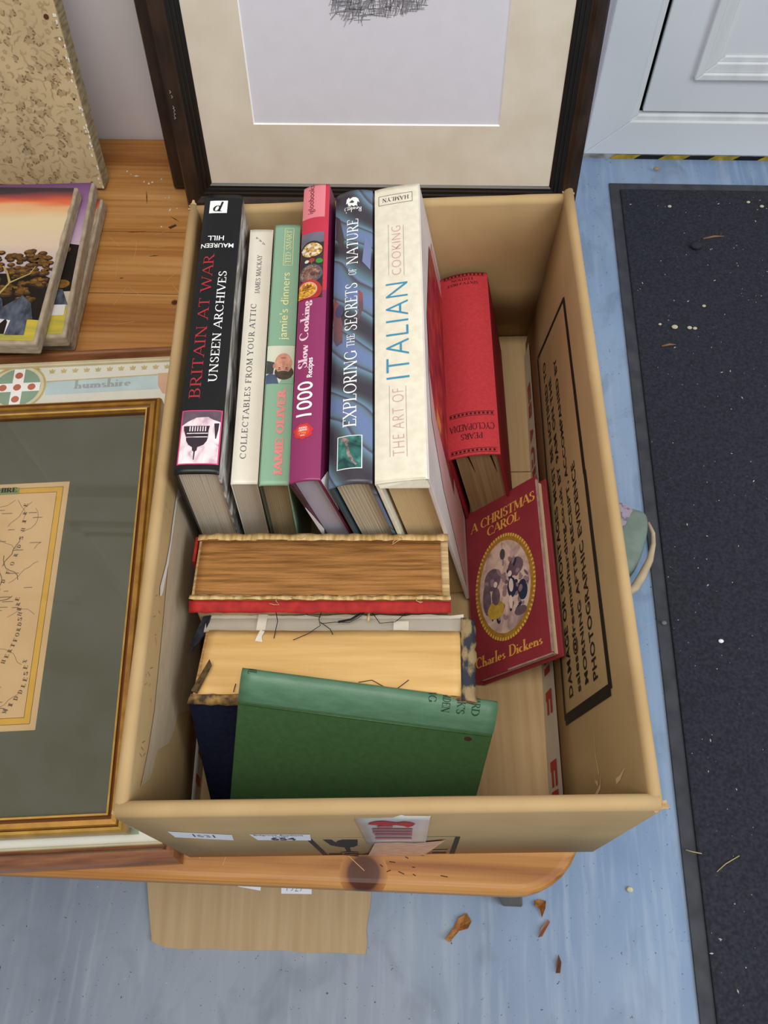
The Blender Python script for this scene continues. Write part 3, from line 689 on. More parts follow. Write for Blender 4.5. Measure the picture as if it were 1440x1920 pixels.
a.poly([(.0122, .0105), (.0129, .0105), (.0131, .017), (.0142, .018), (.0144, .0205), (.0186, .0225), (.0205, .0255), (.0212, .0285), (.0212, .0345), (.0218, .038), (.0035, .038), (.0040, .0345), (.0060, .0285), (.0062, .0260), (.0080, .0225), (.0108, .0205), (.0110, .018), (.0121, .017)], DOME, 3)
for i in range(7): a.poly(rec(.0078 + i * .0018, .0335, .0086 + i * .0018, .0375), SKY, 4)
a.line([(.0062, .0318), (.021, .0318)], .0007, SKY, 4); a.line([(.006, .0288), (.021, .0288)], .0006, SKY, 4)
a.poly([(.0247, .040), (.0262, .0275), (.0268, .0275), (.0278, .0345), (.0282, .0405)], DOME, 3)
a.build('cover_picture', b.sp, b.CUT)

# 2. thin white paperback
CRM = M('cream_white_card', 'e3dccb', .35, .4, var=.05)
b = Book('paperback_book', 'thin white paperback with small grey capitals, between the black and green books', (.0522, .2257, .190), .1, -1.8, .0192, .2436, .0004, group=ROWG, shape='flat')
b.covers(CRM, CRM, bt=.0009); b.spine(CRM, th=.0008); b.pages(pages_mat('warm_grey_pages', 'c4b8a6', 'b0a390'), ins=.0008, drop=.001)
GR = M('slate_print', '4a4650', .5, .3)
a = b.art(); along(a, sf('COLLECTABLES FROM YOUR ATTIC', .11, .06, space=.16), .0096, .0050, .0208, .1634, GR); a.build('title_lettering', b.sp)
a = b.art(); along(a, sf('JAMES MACKAY', .11, .06, space=.12), .0114, .0074, .1744, .2152, GR); a.build('author_lettering', b.sp)
a = b.art(); PEN = M('pencil', '77727a', .7, .1); a.line([(.0132, .2262), (.0112, .2288), (.0106, .2272), (.0122, .2266), (.0114, .2292)], .0004, PEN); a.line([(.0102, .2296), (.0088, .2316), (.0080, .2306), (.0096, .2298), (.0084, .2322)], .0004, PEN); a.line([(.0074, .2330), (.0060, .2344), (.0052, .2334), (.0062, .2328), (.0056, .2350)], .0004, PEN); a.build('pencil_mark', b.sp, b.CUT)

# 3. sage green cookbook
SAGE = M('sage_jacket', '86aa8d', .4, .4, var=.05, scale=(15, 6, 6))
b = Book('hardback_book', 'sage green cookbook with a small portrait photo on its spine', (.0740, .2188, .200), -.01, -1.2, .0209, .2445, .0008, group=ROWG, shape='flat')
b.covers(M('dark_board_edge', '4d4a3a', .7, .2), SAGE, bt=.0012); b.spine(SAGE); b.pages(pages_mat('dark_brown_pages', 'a08d6c', '7f6e50'), ins=.005)
CORAL = M('coral_print', 'e58a86', .45, .3); LEM = M('lemon_print', 'e9e3a2', .45, .3)
a = b.art(); along(a, sf('JAMIE OLIVER', .24, .15, .08, .02), .0160, .0096, .0072, .0814, CORAL); a.build('author_lettering', b.sp)
a = b.art(); along(a, bf("jamie's dinners"), .0162, .0078, .1257, .1927, LEM); a.build('title_lettering', b.sp)
a = b.art(); a.frame(.0086, .2005, .0157, .2400, .00035, LEM); along(a, sf('TED SMART', .1, .06), .0143, .0098, .2025, .2380, LEM); a.build('publisher_logo', b.sp)
SKIN = M('printed_skin', 'd09a80', .4, .3, col2='b67f66', scale=(200, 160, 100)); HAIR = M('printed_hair', '4e4035', .5, .3, var=.4, scale=(300, 300, 300)); BGD = M('printed_pale_wall', 'cfcfb9', .4, .3); DEN = M('printed_denim', '4c5a74', .5, .3, var=.3); DKC = M('printed_dark_cloth', '4a4746', .5, .3, var=.3)
a = b.art(); a.poly(rec(.0003, .0853, .0206, .1202), BGD)
a.poly([(.0003, .0853), (.0100, .0853), (.0078, .093), (.0030, .0945), (.0003, .093)], DEN, 1); a.poly([(.0003, .0945), (.0055, .094), (.0062, .1045), (.0003, .1065)], DKC, 1)
a.poly([(.0100, .0853), (.0206, .0853), (.0206, .092), (.0125, .090)], SAGE, 1)
a.poly(ell(.0135, .0955, .0070, .0068), HAIR, 2); a.poly(ell(.0128, .1035, .0064, .0095), SKIN, 3); a.poly(ell(.0128, .0935, .0058, .0032), HAIR, 4)
LIP = M('printed_lip', 'b0625c', .4, .3); EYE = M('printed_eye', '4a3a33', .4, .3); SHD = M('printed_skin_tone', 'b5816a', .4, .3)
a.poly(ell(.0128, .1085, .0022, .0006), LIP, 5); a.poly(ell(.0100, .0992, .0010, .0005), EYE, 5); a.poly(ell(.0152, .0992, .0010, .0005), EYE, 5); a.line([(.0086, .0976), (.0112, .0978)], .0005, HAIR, 5); a.line([(.0142, .0978), (.0166, .0976)], .0005, HAIR, 5)
a.poly([(.0124, .099), (.0132, .099), (.0140, .1050), (.0118, .1050)], SHD, 5); a.poly(ell(.0060, .1010, .0010, .002), SHD, 4)
a.build('portrait_picture', b.sp, b.CUT)

# 4. magenta slow-cooking book
MAG = M('magenta_jacket', '8d2c5e', .3, .45, var=.08, scale=(8, 8, 8)); PNK = M('pink_jacket', 'dd7f86', .35, .4, var=.03); RED = M('crimson_jacket', 'c02f45', .35, .4, var=.05)
b = Book('hardback_book', 'magenta and pink cookbook with food photos and a large number on its spine', (.0966, .2128, .2120), -.32, 11.7, .0220, .2780, .0022, group=ROWG)
b.covers(M('wine_jacket_side', '5a2236', .4, .3), M('plum_jacket_side', '6a1f45', .4, .3), bt=.002)
def slow_mat(u, v):
    y = v * .278
    if u > .88: return RED if y > .165 else MAG
    if y > .2418: return PNK
    if y > .1580: return RED
    return MAG
b.spine(MAG, slow_mat, nv=139); b.pages(pages_mat('lilac_grey_pages', 'b3adb8', 'a8a2ae'), ins=.004)
PALE = M('pale_pink_print', 'ecc9d2', .4, .3); MRN = M('dark_wine_print', '7c2438', .4, .3)
a = b.art(); along(a, bf('igloobooks'), .0112, .0048, .2465, .2785, MRN); a.build('publisher_logo', b.sp, b.CUT)
a = b.art(); along(a, sf('Slow Cooking', .2, .06, .06, .03), .0118, .0026, .0937, .1565, PALE); a.build('title_lettering', b.sp, b.CUT)
a = b.art(); along(a, bf('1000', .005), .0148, .0030, .0520, .0815, WHITE); along(a, bf('Recipes', .015), .0152, .0100, .0848, .1023, WHITE); a.build('subtitle_lettering', b.sp, b.CUT)
a = b.art(); SEAL = M('red_wax_print', 'cc2d2c', .3, .4, var=.1); pts_ = []
for i in range(40):
    an = 2 * math.pi * i / 40; r_ = 1 + .06 * math.sin(7 * an) + .04 * math.sin(11 * an); pts_.append((.0090 + .0070 * r_ * math.cos(an), .0395 + .0064 * r_ * math.sin(an)))
a.poly(pts_, SEAL); a.poly(ell(.0088, .0397, .0050, .0048), M('red_wax_inner', 'd9443a', .3, .4), 1)
ORG = M('orange_print', 'e8a23a', .4, .3)
turned(a, bf('THE', .02), .0072, .0105, .0366, .0357, WHITE, 2); turned(a, bf('No.1', .03), .0062, .0110, .0390, .0371, ORG, 2); turned(a, bf('COOKERY', .03), .0056, .0120, .0411, .0397, WHITE, 2); turned(a, bf('CHOICE', .03), .0058, .0118, .0430, .0416, WHITE, 2)
a.build('award_seal', b.sp, b.CUT)
a = b.art()
FD = [M('food_dark', '3a2a2c', .4, .4, var=.4), ramp_mat('food_potato', [(.35, '5b3a22'), (.5, 'c79a55'), (.65, 'ead9a4')], (260, 260, 260), .4), M('food_bowl', '565a66', .3, .5, var=.3), ramp_mat('food_curry', [(.35, '6b3b18'), (.5, 'c98a1c'), (.65, 'ecc24a')], (300, 300, 300), .4), M('food_red', 'b8341f', .4, .4, var=.3), M('food_green', '3b8a3a', .4, .4, var=.3), ramp_mat('food_stew', [(.35, '4a2c26'), (.55, '8d6a58'), (.7, 'b99a86')], (300, 300, 300), .4), M('food_white', 'ddd6cd', .4, .4)]
a.poly(rec(.0003, .1585, .0190, .2255), FD[0]); 
a.poly([(.0003, .2110), (.0003, .2255), (.0190, .2255), (.0190, .2150)], M('food_slate', '6d6a78', .4, .4, var=.3), 1)
a.poly(ell(.0098, .2080, .0092, .0085), M('food_pan', '2b2527', .4, .4), 2); a.poly(ell(.0098, .2070, .0084, .0074), FD[1], 3)
a.poly(ell(.0100, .1960, .0026, .0022), FD[4], 4); a.poly(ell(.0160, .1950, .0028, .0026), FD[5], 4); a.poly(ell(.0060, .1955, .0018, .0016), FD[7], 4); a.line([(.0102, .1925), (.0102, .1955)], .0009, FD[5], 5)
a.poly(ell(.0095, .1830, .0094, .0092), FD[2], 3); a.poly(ell(.0092, .1835, .0080, .0076), FD[6], 4)
a.poly(ell(.0080, .1660, .0108, .0108, 28), FD[4], 4); a.poly(ell(.0072, .1668, .0082, .0078), M('food_rim', 'd8a092', .4, .4), 5); a.poly(ell(.0070, .1666, .0072, .0068), FD[3], 6)
a.poly([(.0003, .1585), (.0045, .1585), (.0040, .163), (.0003, .165)], FD[3], 7)
for (x_, y_) in ((.003, .2075), (.0075, .211), (.0135, .2085), (.0115, .203), (.006, .204)): a.poly(ell(x_, y_, .0019, .0015), FD[7], 4)
# keep artwork inside the printed panel
pic = a; b4 = b
for it in range(len(pic.items)):
    v, f, m_, l_ = pic.items[it]; pic.items[it] = ([(min(max(x, .0003), .0190), min(max(y, .1583), .2256)) for x, y in v], f, m_, l_)
pic.build('cover_picture', b.sp, b.CUT)
mb = MB(); TORN = M('torn_white_jacket', 'd4d0cf', .7, .2)
mb.poly([(.0222, .0003, b.h - .001), (.0240, .012, b.h - .01), (.0237, .006, b.h - .03), (.0227, .0003, b.h - .045)], TORN)
mb.poly([(.0005, -.0006, b.h - .03), (.0022, -.0006, b.h - .045), (.0045, -.0006, b.h - .07), (.0005, -.0006, b.h - .085)], TORN)
mb.poly([(-.0002, -.0006, b.h - .002), (.0026, -.0006, b.h - .006), (.0044, -.0006, b.h - .03), (.0005, -.0006, b.h - .035)], FD[0])
mb.build('torn_jacket_edge', b.t, solid=.0002)

# 5. blue-grey nature encyclopaedia
NAT = ramp_mat('shell_picture_jacket', [(.05, '39343c'), (.25, '4a4f58'), (.42, '57747c'), (.55, '6b7f9d'), (.63, '49444c'), (.78, '5f7684'), (.95, '67789f')], (9, 9.5, 8), .3, dist=5.0, detail=1.6, axis_wave='DIAGONAL')
NAV = M('night_blue_cover', '2d3d4a', .35, .4, col2='24464a', scale=(20, 30, 20))
b = Book('hardback_book', 'book with blue-grey swirling picture jacket and tall white lettering, left of the cream book', (.1233, .2090, .2110), -.26, 11.15, .0305, .2733, .0038, group=ROWG)
b.covers(NAV, NAT); b.spine(NAT); b.pages(pages_mat('beige_pages', 'd0c1a6', '9a8c75', freq=900), ins=.0045, gapl=.0012)
a = b.art()
for s_, u0, u1, v0, v1 in (('EXPLORING', .0200, .0098, .0452, .1104), ('THE', .0179, .0119, .1144, .1259), ('SECRETS', .0199, .0101, .1298, .1747), ('OF', .0187, .0125, .1830, .1894), ('NATURE', .0200, .0104, .1940, .2412)):
    along(a, sf(s_, .115, .055, .06, .06), u0, u1, v0, v1, WHITE)
a.build('title_lettering', b.sp, b.CUT)
a = b.art(); RUST = M('rust_print', '8d4a45', .35, .4, col2='5d4a52', scale=(40, 60, 40)); a.poly([(.0008, .125), (.004, .118), (.0085, .120), (.0085, .137), (.0045, .158), (.0008, .166)], RUST); a.poly([(.0205, .137), (.0240, .150), (.0235, .164), (.0205, .168)], RUST); a.poly(ell(.0055, .150, .0035, .006), M('violet_print', '4a4668', .35, .4), 1); a.poly([(.023, .196), (.029, .188), (.0298, .212), (.025, .222)], M('lilac_print', '747ea6', .35, .4)); a.poly([(.0008, .226), (.007, .212), (.0085, .222), (.004, .246), (.0008, .25)], M('umber_print', '4a3d40', .35, .4)); a.build('cover_picture', b.sp, b.CUT)
a = b.art(); a.poly(rec(.0063, .0114, .0240, .0380), WHITE); a.poly(rec(.0069, .0120, .0234, .0374), ramp_mat('teal_photo', [(.35, '123a3a'), (.55, '2f6f63'), (.72, '56988a')], (110, 90, 60), .35), 1)
a.poly([(.0085, .0360), (.0102, .0372), (.0140, .0360), (.0150, .0335), (.0138, .0315), (.0160, .0230), (.0185, .0180), (.0208, .0145), (.0195, .0138), (.0165, .0175), (.0135, .0230), (.0125, .0300), (.0118, .0325), (.0100, .0340), (.0090, .0330)], M('insect_brown', '4d4043', .4, .4, col2='a98f86', scale=(300, 300, 300)), 2)
a.build('inset_photograph', b.sp, b.CUT)
a = b.art()
a.poly([(.0094, .2592), (.0100, .2640), (.0118, .2660), (.0126, .2640), (.0150, .2655), (.0178, .2650), (.0196, .2630), (.0206, .2590), (.0190, .2605), (.0185, .2575), (.0192, .2552), (.0172, .2562), (.0160, .2552), (.0140, .2570), (.0128, .2556), (.0112, .2572), (.0106, .2600)], WHITE)
a.poly([(.0120, .2600), (.0145, .2625), (.0165, .2600), (.0150, .2590)], NAV, 1)
turned(a, sf("Reader's", .13, .06, .04, .02), .0080, .0222, .2545, .2492, WHITE); turned(a, sf('Digest', .13, .06, .04, .02), .0082, .0140, .2560, .2538, WHITE)
a.build('publisher_logo', b.sp, b.CUT)

# 6. thick cream cookbook
IVO = M('ivory_jacket', 'e6dfca', .45, .35, col2='ddd4bd', scale=(160, 160, 160)); PINKP = M('faded_pink_print', 'cf9a98', .5, .3); BLUEP = M('sky_blue_print', '3f8fb0', .5, .3)
b = Book('hardback_book', 'thick cream cookbook with large blue letters on its spine', (.1548, .2080, .2172), -.31, 10.9, .0368, .2738, .0010, group=ROWG, shape='flat')
IMG = M('cream_jacket_back', 'd9d0c8', .45, .35, col2='cbbcb8', scale=(20, 20, 20))
b.covers(IVO, IMG, bt=.003); b.spine(IVO); b.pages(pages_mat('tan_pages', 'd2b68a', 'bfa377'), ins=.006, gapl=.0025, gapr=.001)
a = b.art(); along(a, bf('ITALIAN', -.012, spacing=1.12), .0254, .0087, .0836, .1720, BLUEP)
a.build('title_lettering', b.sp, b.CUT)
a = b.art()
along(a, bf('COOKING', -.022, spacing=1.1), .0208, .0137, .1800, .2301, PINKP); a.build('subtitle_lettering', b.sp, b.CUT); a = b.art()
along(a, bf('THE ART OF', -.022, spacing=1.15), .0209, .0128, .0197, .0749, PINKP)
for (u, v0, v1) in ((.0108, .0197, .0781), (.0226, .0185, .0765), (.0112, .1805, .2328), (.0231, .1785, .2305)): r_a = b.art(); r_a.line([(u, v0), (u, v1)], .0003, M('grey_rule', '9b948c', .5, .3)); r_a.build('printed_rule', b.sp, b.CUT)
a.build('title_prefix_lettering', b.sp, b.CUT)
a = b.art(); a.frame(.0035, .2548, .0308, .2648, .00035, GR); turned(a, sf('HAMLYN', .15, .06, .08, .12), .0066, .0280, .2622, .2577, GR); a.build('publisher_logo', b.sp, b.CUT)
# picture on the jacket's right side
a = Art(lambda u, v, o: (b.tk + o, u, v), .0004); H_ = b.h
a.poly([(.004, .02), (.262, .02), (.262, H_ - .055), (.18, H_ - .03), (.10, H_ - .012), (.06, H_ - .02), (.03, H_ - .07)], M('jacket_rose_tint', 'c99b98', .45, .35, col2='bd8f8c', scale=(20, 20, 20)))
a.poly([(.060, .08), (.245, .08), (.245, H_ - .040), (.15, H_ - .014), (.10, H_ - .016), (.075, H_ - .04)], ramp_mat('fruit_picture', [(.3, '5a1a26'), (.5, '8e2632'), (.62, 'b2412f'), (.74, 'd58a4a')], (40, 26, 40), .35), 2)
a.build('jacket_picture', b.t)
mb = MB(); mb.poly([(.0008, .0015, b.h + .0016), (.0345, .0008, b.h + .0016), (.036, -.001, b.h - .008), (.0355, -.0012, b.h - .010), (.003, -.0012, b.h - .0035)], IVO); mb.build('torn_jacket_edge', b.t, solid=.0003)

# 7. red cloth encyclopaedia
RC = M('red_bookcloth', 'b8383d', .75, .2, col2='ae3238', scale=(400, 400, 400), bump=.15, bscale=(1500, 1500, 1500)); RCD = M('wine_bookcloth', '8e1f28', .7, .2, var=.1)
b = Book('hardback_book', 'fat red cloth reference book lying lowest in the row, right of the cream book', (.2113, .2850, .1180), -.44, 12.0, .0428, .1903, .0042, group=ROWG)
b.covers(RCD, RCD, bt=.0025); b.spine(RC); b.pages(pages_mat('old_brown_pages', 'a38761', '8a7150', freq=500), ins=.0035, gapl=.0035)
BKR = M('black_blocking', '30161a', .6, .2)
a = b.art()
turned(a, sf('SIXTY-FIRST', .13, .06, .05, .03), .0065, .0345, .1800, .1772, BKR); turned(a, sf('EDITION', .13, .06, .05, .03), .0108, .0300, .1848, .1818, BKR)
a.build('edition_lettering', b.sp, b.CUT)
a = b.art(); turned(a, sf('CYCLOPAEDIA', .13, .06, .05, .03), .0028, .0398, .0300, .0235, BKR); turned(a, sf('PEARS', .13, .06, .05, .03), .0122, .0300, .0208, .0150, BKR); a.build('title_lettering', b.sp, b.CUT)
for vv in (.1873, .0385, .0033):
    a = b.art()
    for i in range(11): a.poly(rec(.0036 + i * .0034, vv, .0054 + i * .0034, vv + .0019), BKR)
    for q in (-.0009, .0027): a.line([(.003, vv + q), (.0405, vv + q)], .0004, BKR)
    a.build('blocked_border', b.sp, b.CUT)
mb = MB()
for (x_, z_) in ((.0165, .0), (.0345, .004)): mb.tube([(x_, .0032, b.h - .0015 - z_), (x_ + .001, .0030, b.h - .012 - z_), (x_ + .0022, .0034, b.h - .03 - z_)], [.0007, .0005, .0001], M('crack_dark', '20140c', .9, .05), n=5)
mb.build('page_crack', b.t)

# 8. small red novel leaning on the right flap
Mt = Matrix.Translation((.2313, .1317, .015)) @ rot3(.73, -51.99, -1.55)
ex, ey, ez = (Vector(Mt.col[i][:3]) for i in range(3))
W_, H_ = .0892, .1579
TK = .0125
t = thing('small_hardback_book', Matrix.Translation(ez * -TK) @ Mt, 'small dark red book with gold title and oval picture, leaning on the right flap', 'book')
CR = M('oxblood_cover', '8a2f37', .45, .35, col2='7f2a32', scale=(40, 40, 40)); WORN = M('worn_board', 'b08f86', .8, .1, var=.3, scale=(200, 200, 200))
GOLD = M('gold_print', 'd9a24a', .4, .4); CP = M('novel_pages', 'd9c39c', .8, .1, var=.15, scale=(10, 10, 900))
mb = MB(); mb.box((0, 0, TK - .0022), (W_, H_, TK), CR); fc = mb.build('front_cover', t, bevel=.0007)
mb = MB(); mb.box((0, 0, 0), (W_ + .001, H_, .0022), CR); mb.build('back_cover', t, bevel=.0007)
mb = MB(); mb.grid(6, 1, lambda u, v: (-.002 * math.sin(math.pi * u), H_ * v, TK * u), CR); mb.build('spine', t, solid=.001)
mb = MB(); mb.box((.001, .003, .0023), (W_ - .004, H_ - .003, TK - .0023), CP); mb.build('page_block', t)
mb = MB(); mb.box((W_ - .0012, .002, TK - .0020), (W_ + .0001, H_ - .004, TK + .0001), WORN); mb.box((W_ * .45, -.0001, TK - .002), (W_, .0012, TK + .0001), WORN); mb.build('worn_edge', t)
cv = lambda u, v, o: (u, v, TK + o)
a = Art(cv); a.text(sf('A CHRISTMAS', .17, .06, .06, .0, shear=.08), (.0060, .1350), (.0800, .0005), (0, .0095), GOLD); a.text(sf('CAROL', .17, .06, .06, .0, shear=.08), (.0270, .1245), (.0400, .0004), (0, .0090), GOLD); a.build('title_lettering', fc)
a = Art(cv); a.text(sf('Charles Dickens', .17, .07, .05, .015, shear=.05), (.0035, .0098), (.0765, .0004), (0, .0098), GOLD); a.build('author_lettering', fc)
a = Art(cv); GD = M('gilt_frame_print', 'a87a2c', .4, .4, var=.3, scale=(300, 300, 300)); GB = M('gilt_bead_print', 'd9b25c', .4, .4)
a.poly(ell(.0437, .0722, .0356, .0475, 48), GD)
for i in range(72):
    an = 2 * math.pi * i / 72; c_, s_ = math.cos(an), math.sin(an)
    a.line([(.0437 + .0332 * c_, .0722 + .0448 * s_), (.0437 + .0356 * c_, .0722 + .0475 * s_)], .0016, GB, 1)
SCN = ramp_mat('oval_scene_print', [(.3, '8c7476'), (.45, 'b59a8f'), (.58, 'cdb2a2'), (.75, 'c2a498')], (50, 50, 50), .4)
a.poly(ell(.0437, .0722, .0302, .0412, 48), SCN, 2)
NB = M('oval_navy', '26324c', .4, .4, var=.3); OY = M('oval_ochre', 'b8963c', .4, .4, var=.3, scale=(200, 200, 200)); GP = M('oval_mauve', '6f5a66', .4, .4, var=.4, scale=(120, 120, 120)); LP = M('oval_pale', 'd9c2b4', .4, .4)
for (x_, y_, rx, ry, m_, l_) in ((.030, .082, .010, .010, GP, 3), (.058, .085, .009, .008, GP, 3), (.022, .066, .005, .014, GP, 3), (.064, .062, .0055, .009, NB, 3), (.032, .054, .010, .008, OY, 4), (.033, .066, .005, .008, GP, 5), (.0335, .0765, .0022, .0026, LP, 6), (.052, .068, .0052, .009, NB, 4), (.0515, .0700, .0026, .0060, LP, 5), (.051, .0805, .0024, .0026, LP, 6), (.050, .0555, .0020, .0060, LP, 5), (.060, .045, .007, .004, GP, 3), (.0440, .101, .0032, .0050, M('oval_green', '46484a', .4, .4), 4)):
    a.poly(ell(x_, y_, rx, ry, 18), m_, l_)
GP2 = M('oval_rose_grey', '94797c', .4, .4, var=.3, scale=(120, 120, 120))
for q in range(60):
    an = random.uniform(0, 6.28); r_ = math.sqrt(random.random()) * .88; x_, y_ = .0437 + .0302 * r_ * math.cos(an), .0680 + .030 * r_ * math.sin(an)
    a.poly(ell(x_, y_, random.uniform(.0012, .003), random.uniform(.0015, .0045), 9, rot=random.uniform(-40, 40)), random.choice([GP, GP2, GP2, GP2, NB]), 3)
a.line([(.0440, .112), (.0440, .105)], .0004, GP, 4)
a.build('oval_picture', fc)

# 9. old volume with bare brown spine
def block(parent, x0, x1, y0, y1, z0, z1, mat, name='page_block', bevel=.0008):
    mb = MB(); mb.box((x0, y0, z0), (x1, y1, z1), mat); return mb.build(name, parent, bevel=bevel)
def ragged(n, x0, x1, y, amp): return [(x0 + (x1 - x0) * i / n, y + random.uniform(-amp, amp)) for i in range(n + 1)]
OLDP = M('yellowed_page_folds', 'cdb083', .85, .1, col2='9c7f55', scale=(8, 420, 8), lo=.3, hi=.7, detail=2)
GLUE = M('brown_spine_lining', 'a57340', .8, .2, col2='70481f', scale=(22, 420, 60), detail=6, bump=.5, bscale=(200, 900, 200), lo=.3, hi=.62)
GAUZE = M('dry_gauze', 'd3b582', .9, .1, col2='a98650', scale=(300, 60, 60)); REDC = M('scarlet_bookcloth', 'a82722', .7, .25, col2='8e1d1c', scale=(120, 120, 120), bump=.2)
Mt = Matrix.Translation((.0215, .1574, .150)) @ rot3(-.94, .54, -7.38)
HB = .1435
t = thing('worn_old_volume', Mt @ Matrix.Translation((0, 0, -HB)), 'old volume with a bare brown spine and torn red cloth along its front', 'book')
block(t, .0002, .1847, .0008, .0505, .004, HB - .0012, OLDP)
mb = MB()
e0 = ragged(30, .003, .1790, .0012, .0007); e1 = ragged(30, .0035, .1785, .0470, .0006)
mb.grid(30, 6, lambda u, v: (e0[int(round(u * 30))][0], e0[int(round(u * 30))][1] * (1 - v) + e1[int(round(u * 30))][1] * v, HB + .0012 + .0012 * math.sin(math.pi * v)), GLUE)
mb.build('spine_lining', t, solid=.0006)
mb = MB()
for (ya, yb) in ((.0468, .0532), (-.0030, .0008)):
    r0 = ragged(40, -.0005, .1850, ya, .0005); r1 = ragged(40, -.001, .1852, yb, .0008)
    mb.grid(40, 2, lambda u, v: (r0[int(round(u * 40))][0], r0[int(round(u * 40))][1] * (1 - v) + r1[int(round(u * 40))][1] * v, HB + .0012 - .001 * v + random.uniform(-.0004, .0005)), GAUZE)
mb.build('gauze_edge', t, solid=.0006)
rr = ragged(30, -.0005, .1850, -.0108, .0006)
mb = MB(); mb.grid(30, 4, lambda u, v: (rr[int(round(u * 30))][0], -.0030 + (rr[int(round(u * 30))][1] + .0030) * v, HB - .0008 - .0035 * v), REDC)
mb.build('cover_hinge', t, solid=.0010)
mb = MB(); mb.box((-.0030, .030, HB - .04), (-.0006, .0515, HB - .001), REDC); mb.build('cover_remnant', t, bevel=.0006)
mb = MB()
for q in range(9):
    x_ = random.uniform(.03, .18); y_ = random.choice([-.001, -.002, .05]); p = [(x_, y_, HB + .0016)]
    for i in range(4): p.append((p[-1][0] + random.uniform(-.004, .004), p[-1][1] - random.uniform(-.001, .003), HB + .0016 + random.uniform(0, .001)))
    mb.tube(p, .00025, PALE_THREAD, n=4)
mb.build('loose_threads', t)['kind'] = 'stuff'

# 10. old volume with pale spine and navy boards
PALES = M('pale_spine_lining', 'd9b273', .7, .25, col2='c99d5d', scale=(10, 130, 30), detail=6, bump=.25, bscale=(40, 300, 40), lo=.28, hi=.6)
EP = M('grey_endpaper', 'bdb5a5', .7, .2, var=.06); EPW = M('torn_white_paper', 'e0d9c8', .8, .2); NAVY = M('navy_bookcloth', '141a30', .8, .15, col2='0f1426', scale=(300, 300, 300), bump=.15)
NLE = M('scuffed_navy_leather', '33353f', .7, .2, col2='957f5a', scale=(120, 50, 60), lo=.42, hi=.5); NGR = M('grey_navy_cloth', '3b3f4e', .75, .2, col2='26262e', scale=(150, 150, 150))
Mt = Matrix.Translation((.0261, .0875, .140)) @ rot3(-2.27, -3.29, -13.85)
HB = .126
t = thing('coverless_old_volume', Mt @ Matrix.Translation((0, 0, -HB)), 'old volume with a bare pale tan spine and navy boards, behind the green book', 'book')
OLDP2 = M('cream_page_folds', 'c9a06c', .85, .1, col2='8e6a42', scale=(8, 420, 8), lo=.3, hi=.7, detail=2)
block(t, .0002, .1842, .0008, .0545, .003, HB - .0014, OLDP2)
mb = MB()
e0 = ragged(30, .0045, .1845, .0020, .0006); e1 = ragged(30, .0030, .1840, .0540, .0003)
mb.grid(30, 8, lambda u, v: (e0[int(round(u * 30))][0] * (1 - v) + e1[int(round(u * 30))][0] * v, e0[int(round(u * 30))][1] * (1 - v) + e1[int(round(u * 30))][1] * v, HB + .0002 + .0018 * math.sin(math.pi * v) + .0003 * math.sin(u * 9 + v * 14)), PALES)
mb.build('spine_lining', t, solid=.0006)
mb = MB(); mb.box((-.0020, .0560, HB - .012), (.1868, .0575, HB - .0035), EP); mb.add([(-.002, .0552, HB - .0030), (.1868, .0552, HB - .003), (.1868, .0690, HB - .0045), (-.002, .0690, HB - .0045), (-.002, .0552, HB - .0040), (.1868, .0552, HB - .004), (.1868, .0690, HB - .0055), (-.002, .0690, HB - .0055)], [(0, 1, 2, 3), (7, 6, 5, 4), (0, 4, 5, 1), (1, 5, 6, 2), (2, 6, 7, 3), (3, 7, 4, 0)], EP)
ep = mb.build('endpaper', t)
mb = MB()
for (a_, b_) in (((.0368, .056), (.0435, .0700)), ((.1365, .056), (.1475, .0640))): mb.box((a_[0], a_[1], HB - .0034), (b_[0], b_[1], HB - .0022), EPW)
r0 = ragged(40, -.002, .1868, .0702, .0008)
mb.grid(40, 1, lambda u, v: (r0[int(round(u * 40))][0], .0672 * (1 - v) + r0[int(round(u * 40))][1] * v, HB - .0036 + random.uniform(-.0003, .0003)), EPW)
mb.add([(.0385, .0440, HB + .0022), (.0440, .0430, HB + .0022), (.0430, .0475, HB + .0024), (.0445, .0520, HB + .0022), (.0410, .0535, HB + .002), (.0395, .0480, HB + .0024)], [(0, 1, 2, 3, 4, 5)], EPW)
mb.build('torn_paper', t, recalc=False)
mb = MB(); r0 = ragged(24, 0, 1, .1846, .0003); r1 = ragged(24, 0, 1, .1945, .0008)
mb.grid(3, 24, lambda u, v: ((r0[int(round(v * 24))][1]) * (1 - u) + r1[int(round(v * 24))][1] * u, -.0015 + .066 * v, HB + .0012 - .0035 * u * u), NLE); mb.build('spine_end_cap', t, solid=.0012)
mb = MB(); mb.poly([(-.0045, .0690, HB - .004), (.0010, .0695, HB - .003), (-.0005, .0560, HB - .004), (-.0055, .0500, HB - .008), (-.0110, .0440, HB - .012), (-.0125, .0490, HB - .012), (-.0090, .0580, HB - .008)], NGR); mb.build('torn_spine_cloth', t, solid=.0012)
mb = MB(); mb.poly([(.0002, .0030, HB + .003), (.0045, .0010, HB + .003), (.0120, .0215, HB + .006), (.0100, .0255, HB + .007)], M('frayed_brown_cloth', '5f4a30', .9, .1, col2='32281f', scale=(200, 200, 200))); mb.build('frayed_strip', t, solid=.0010)
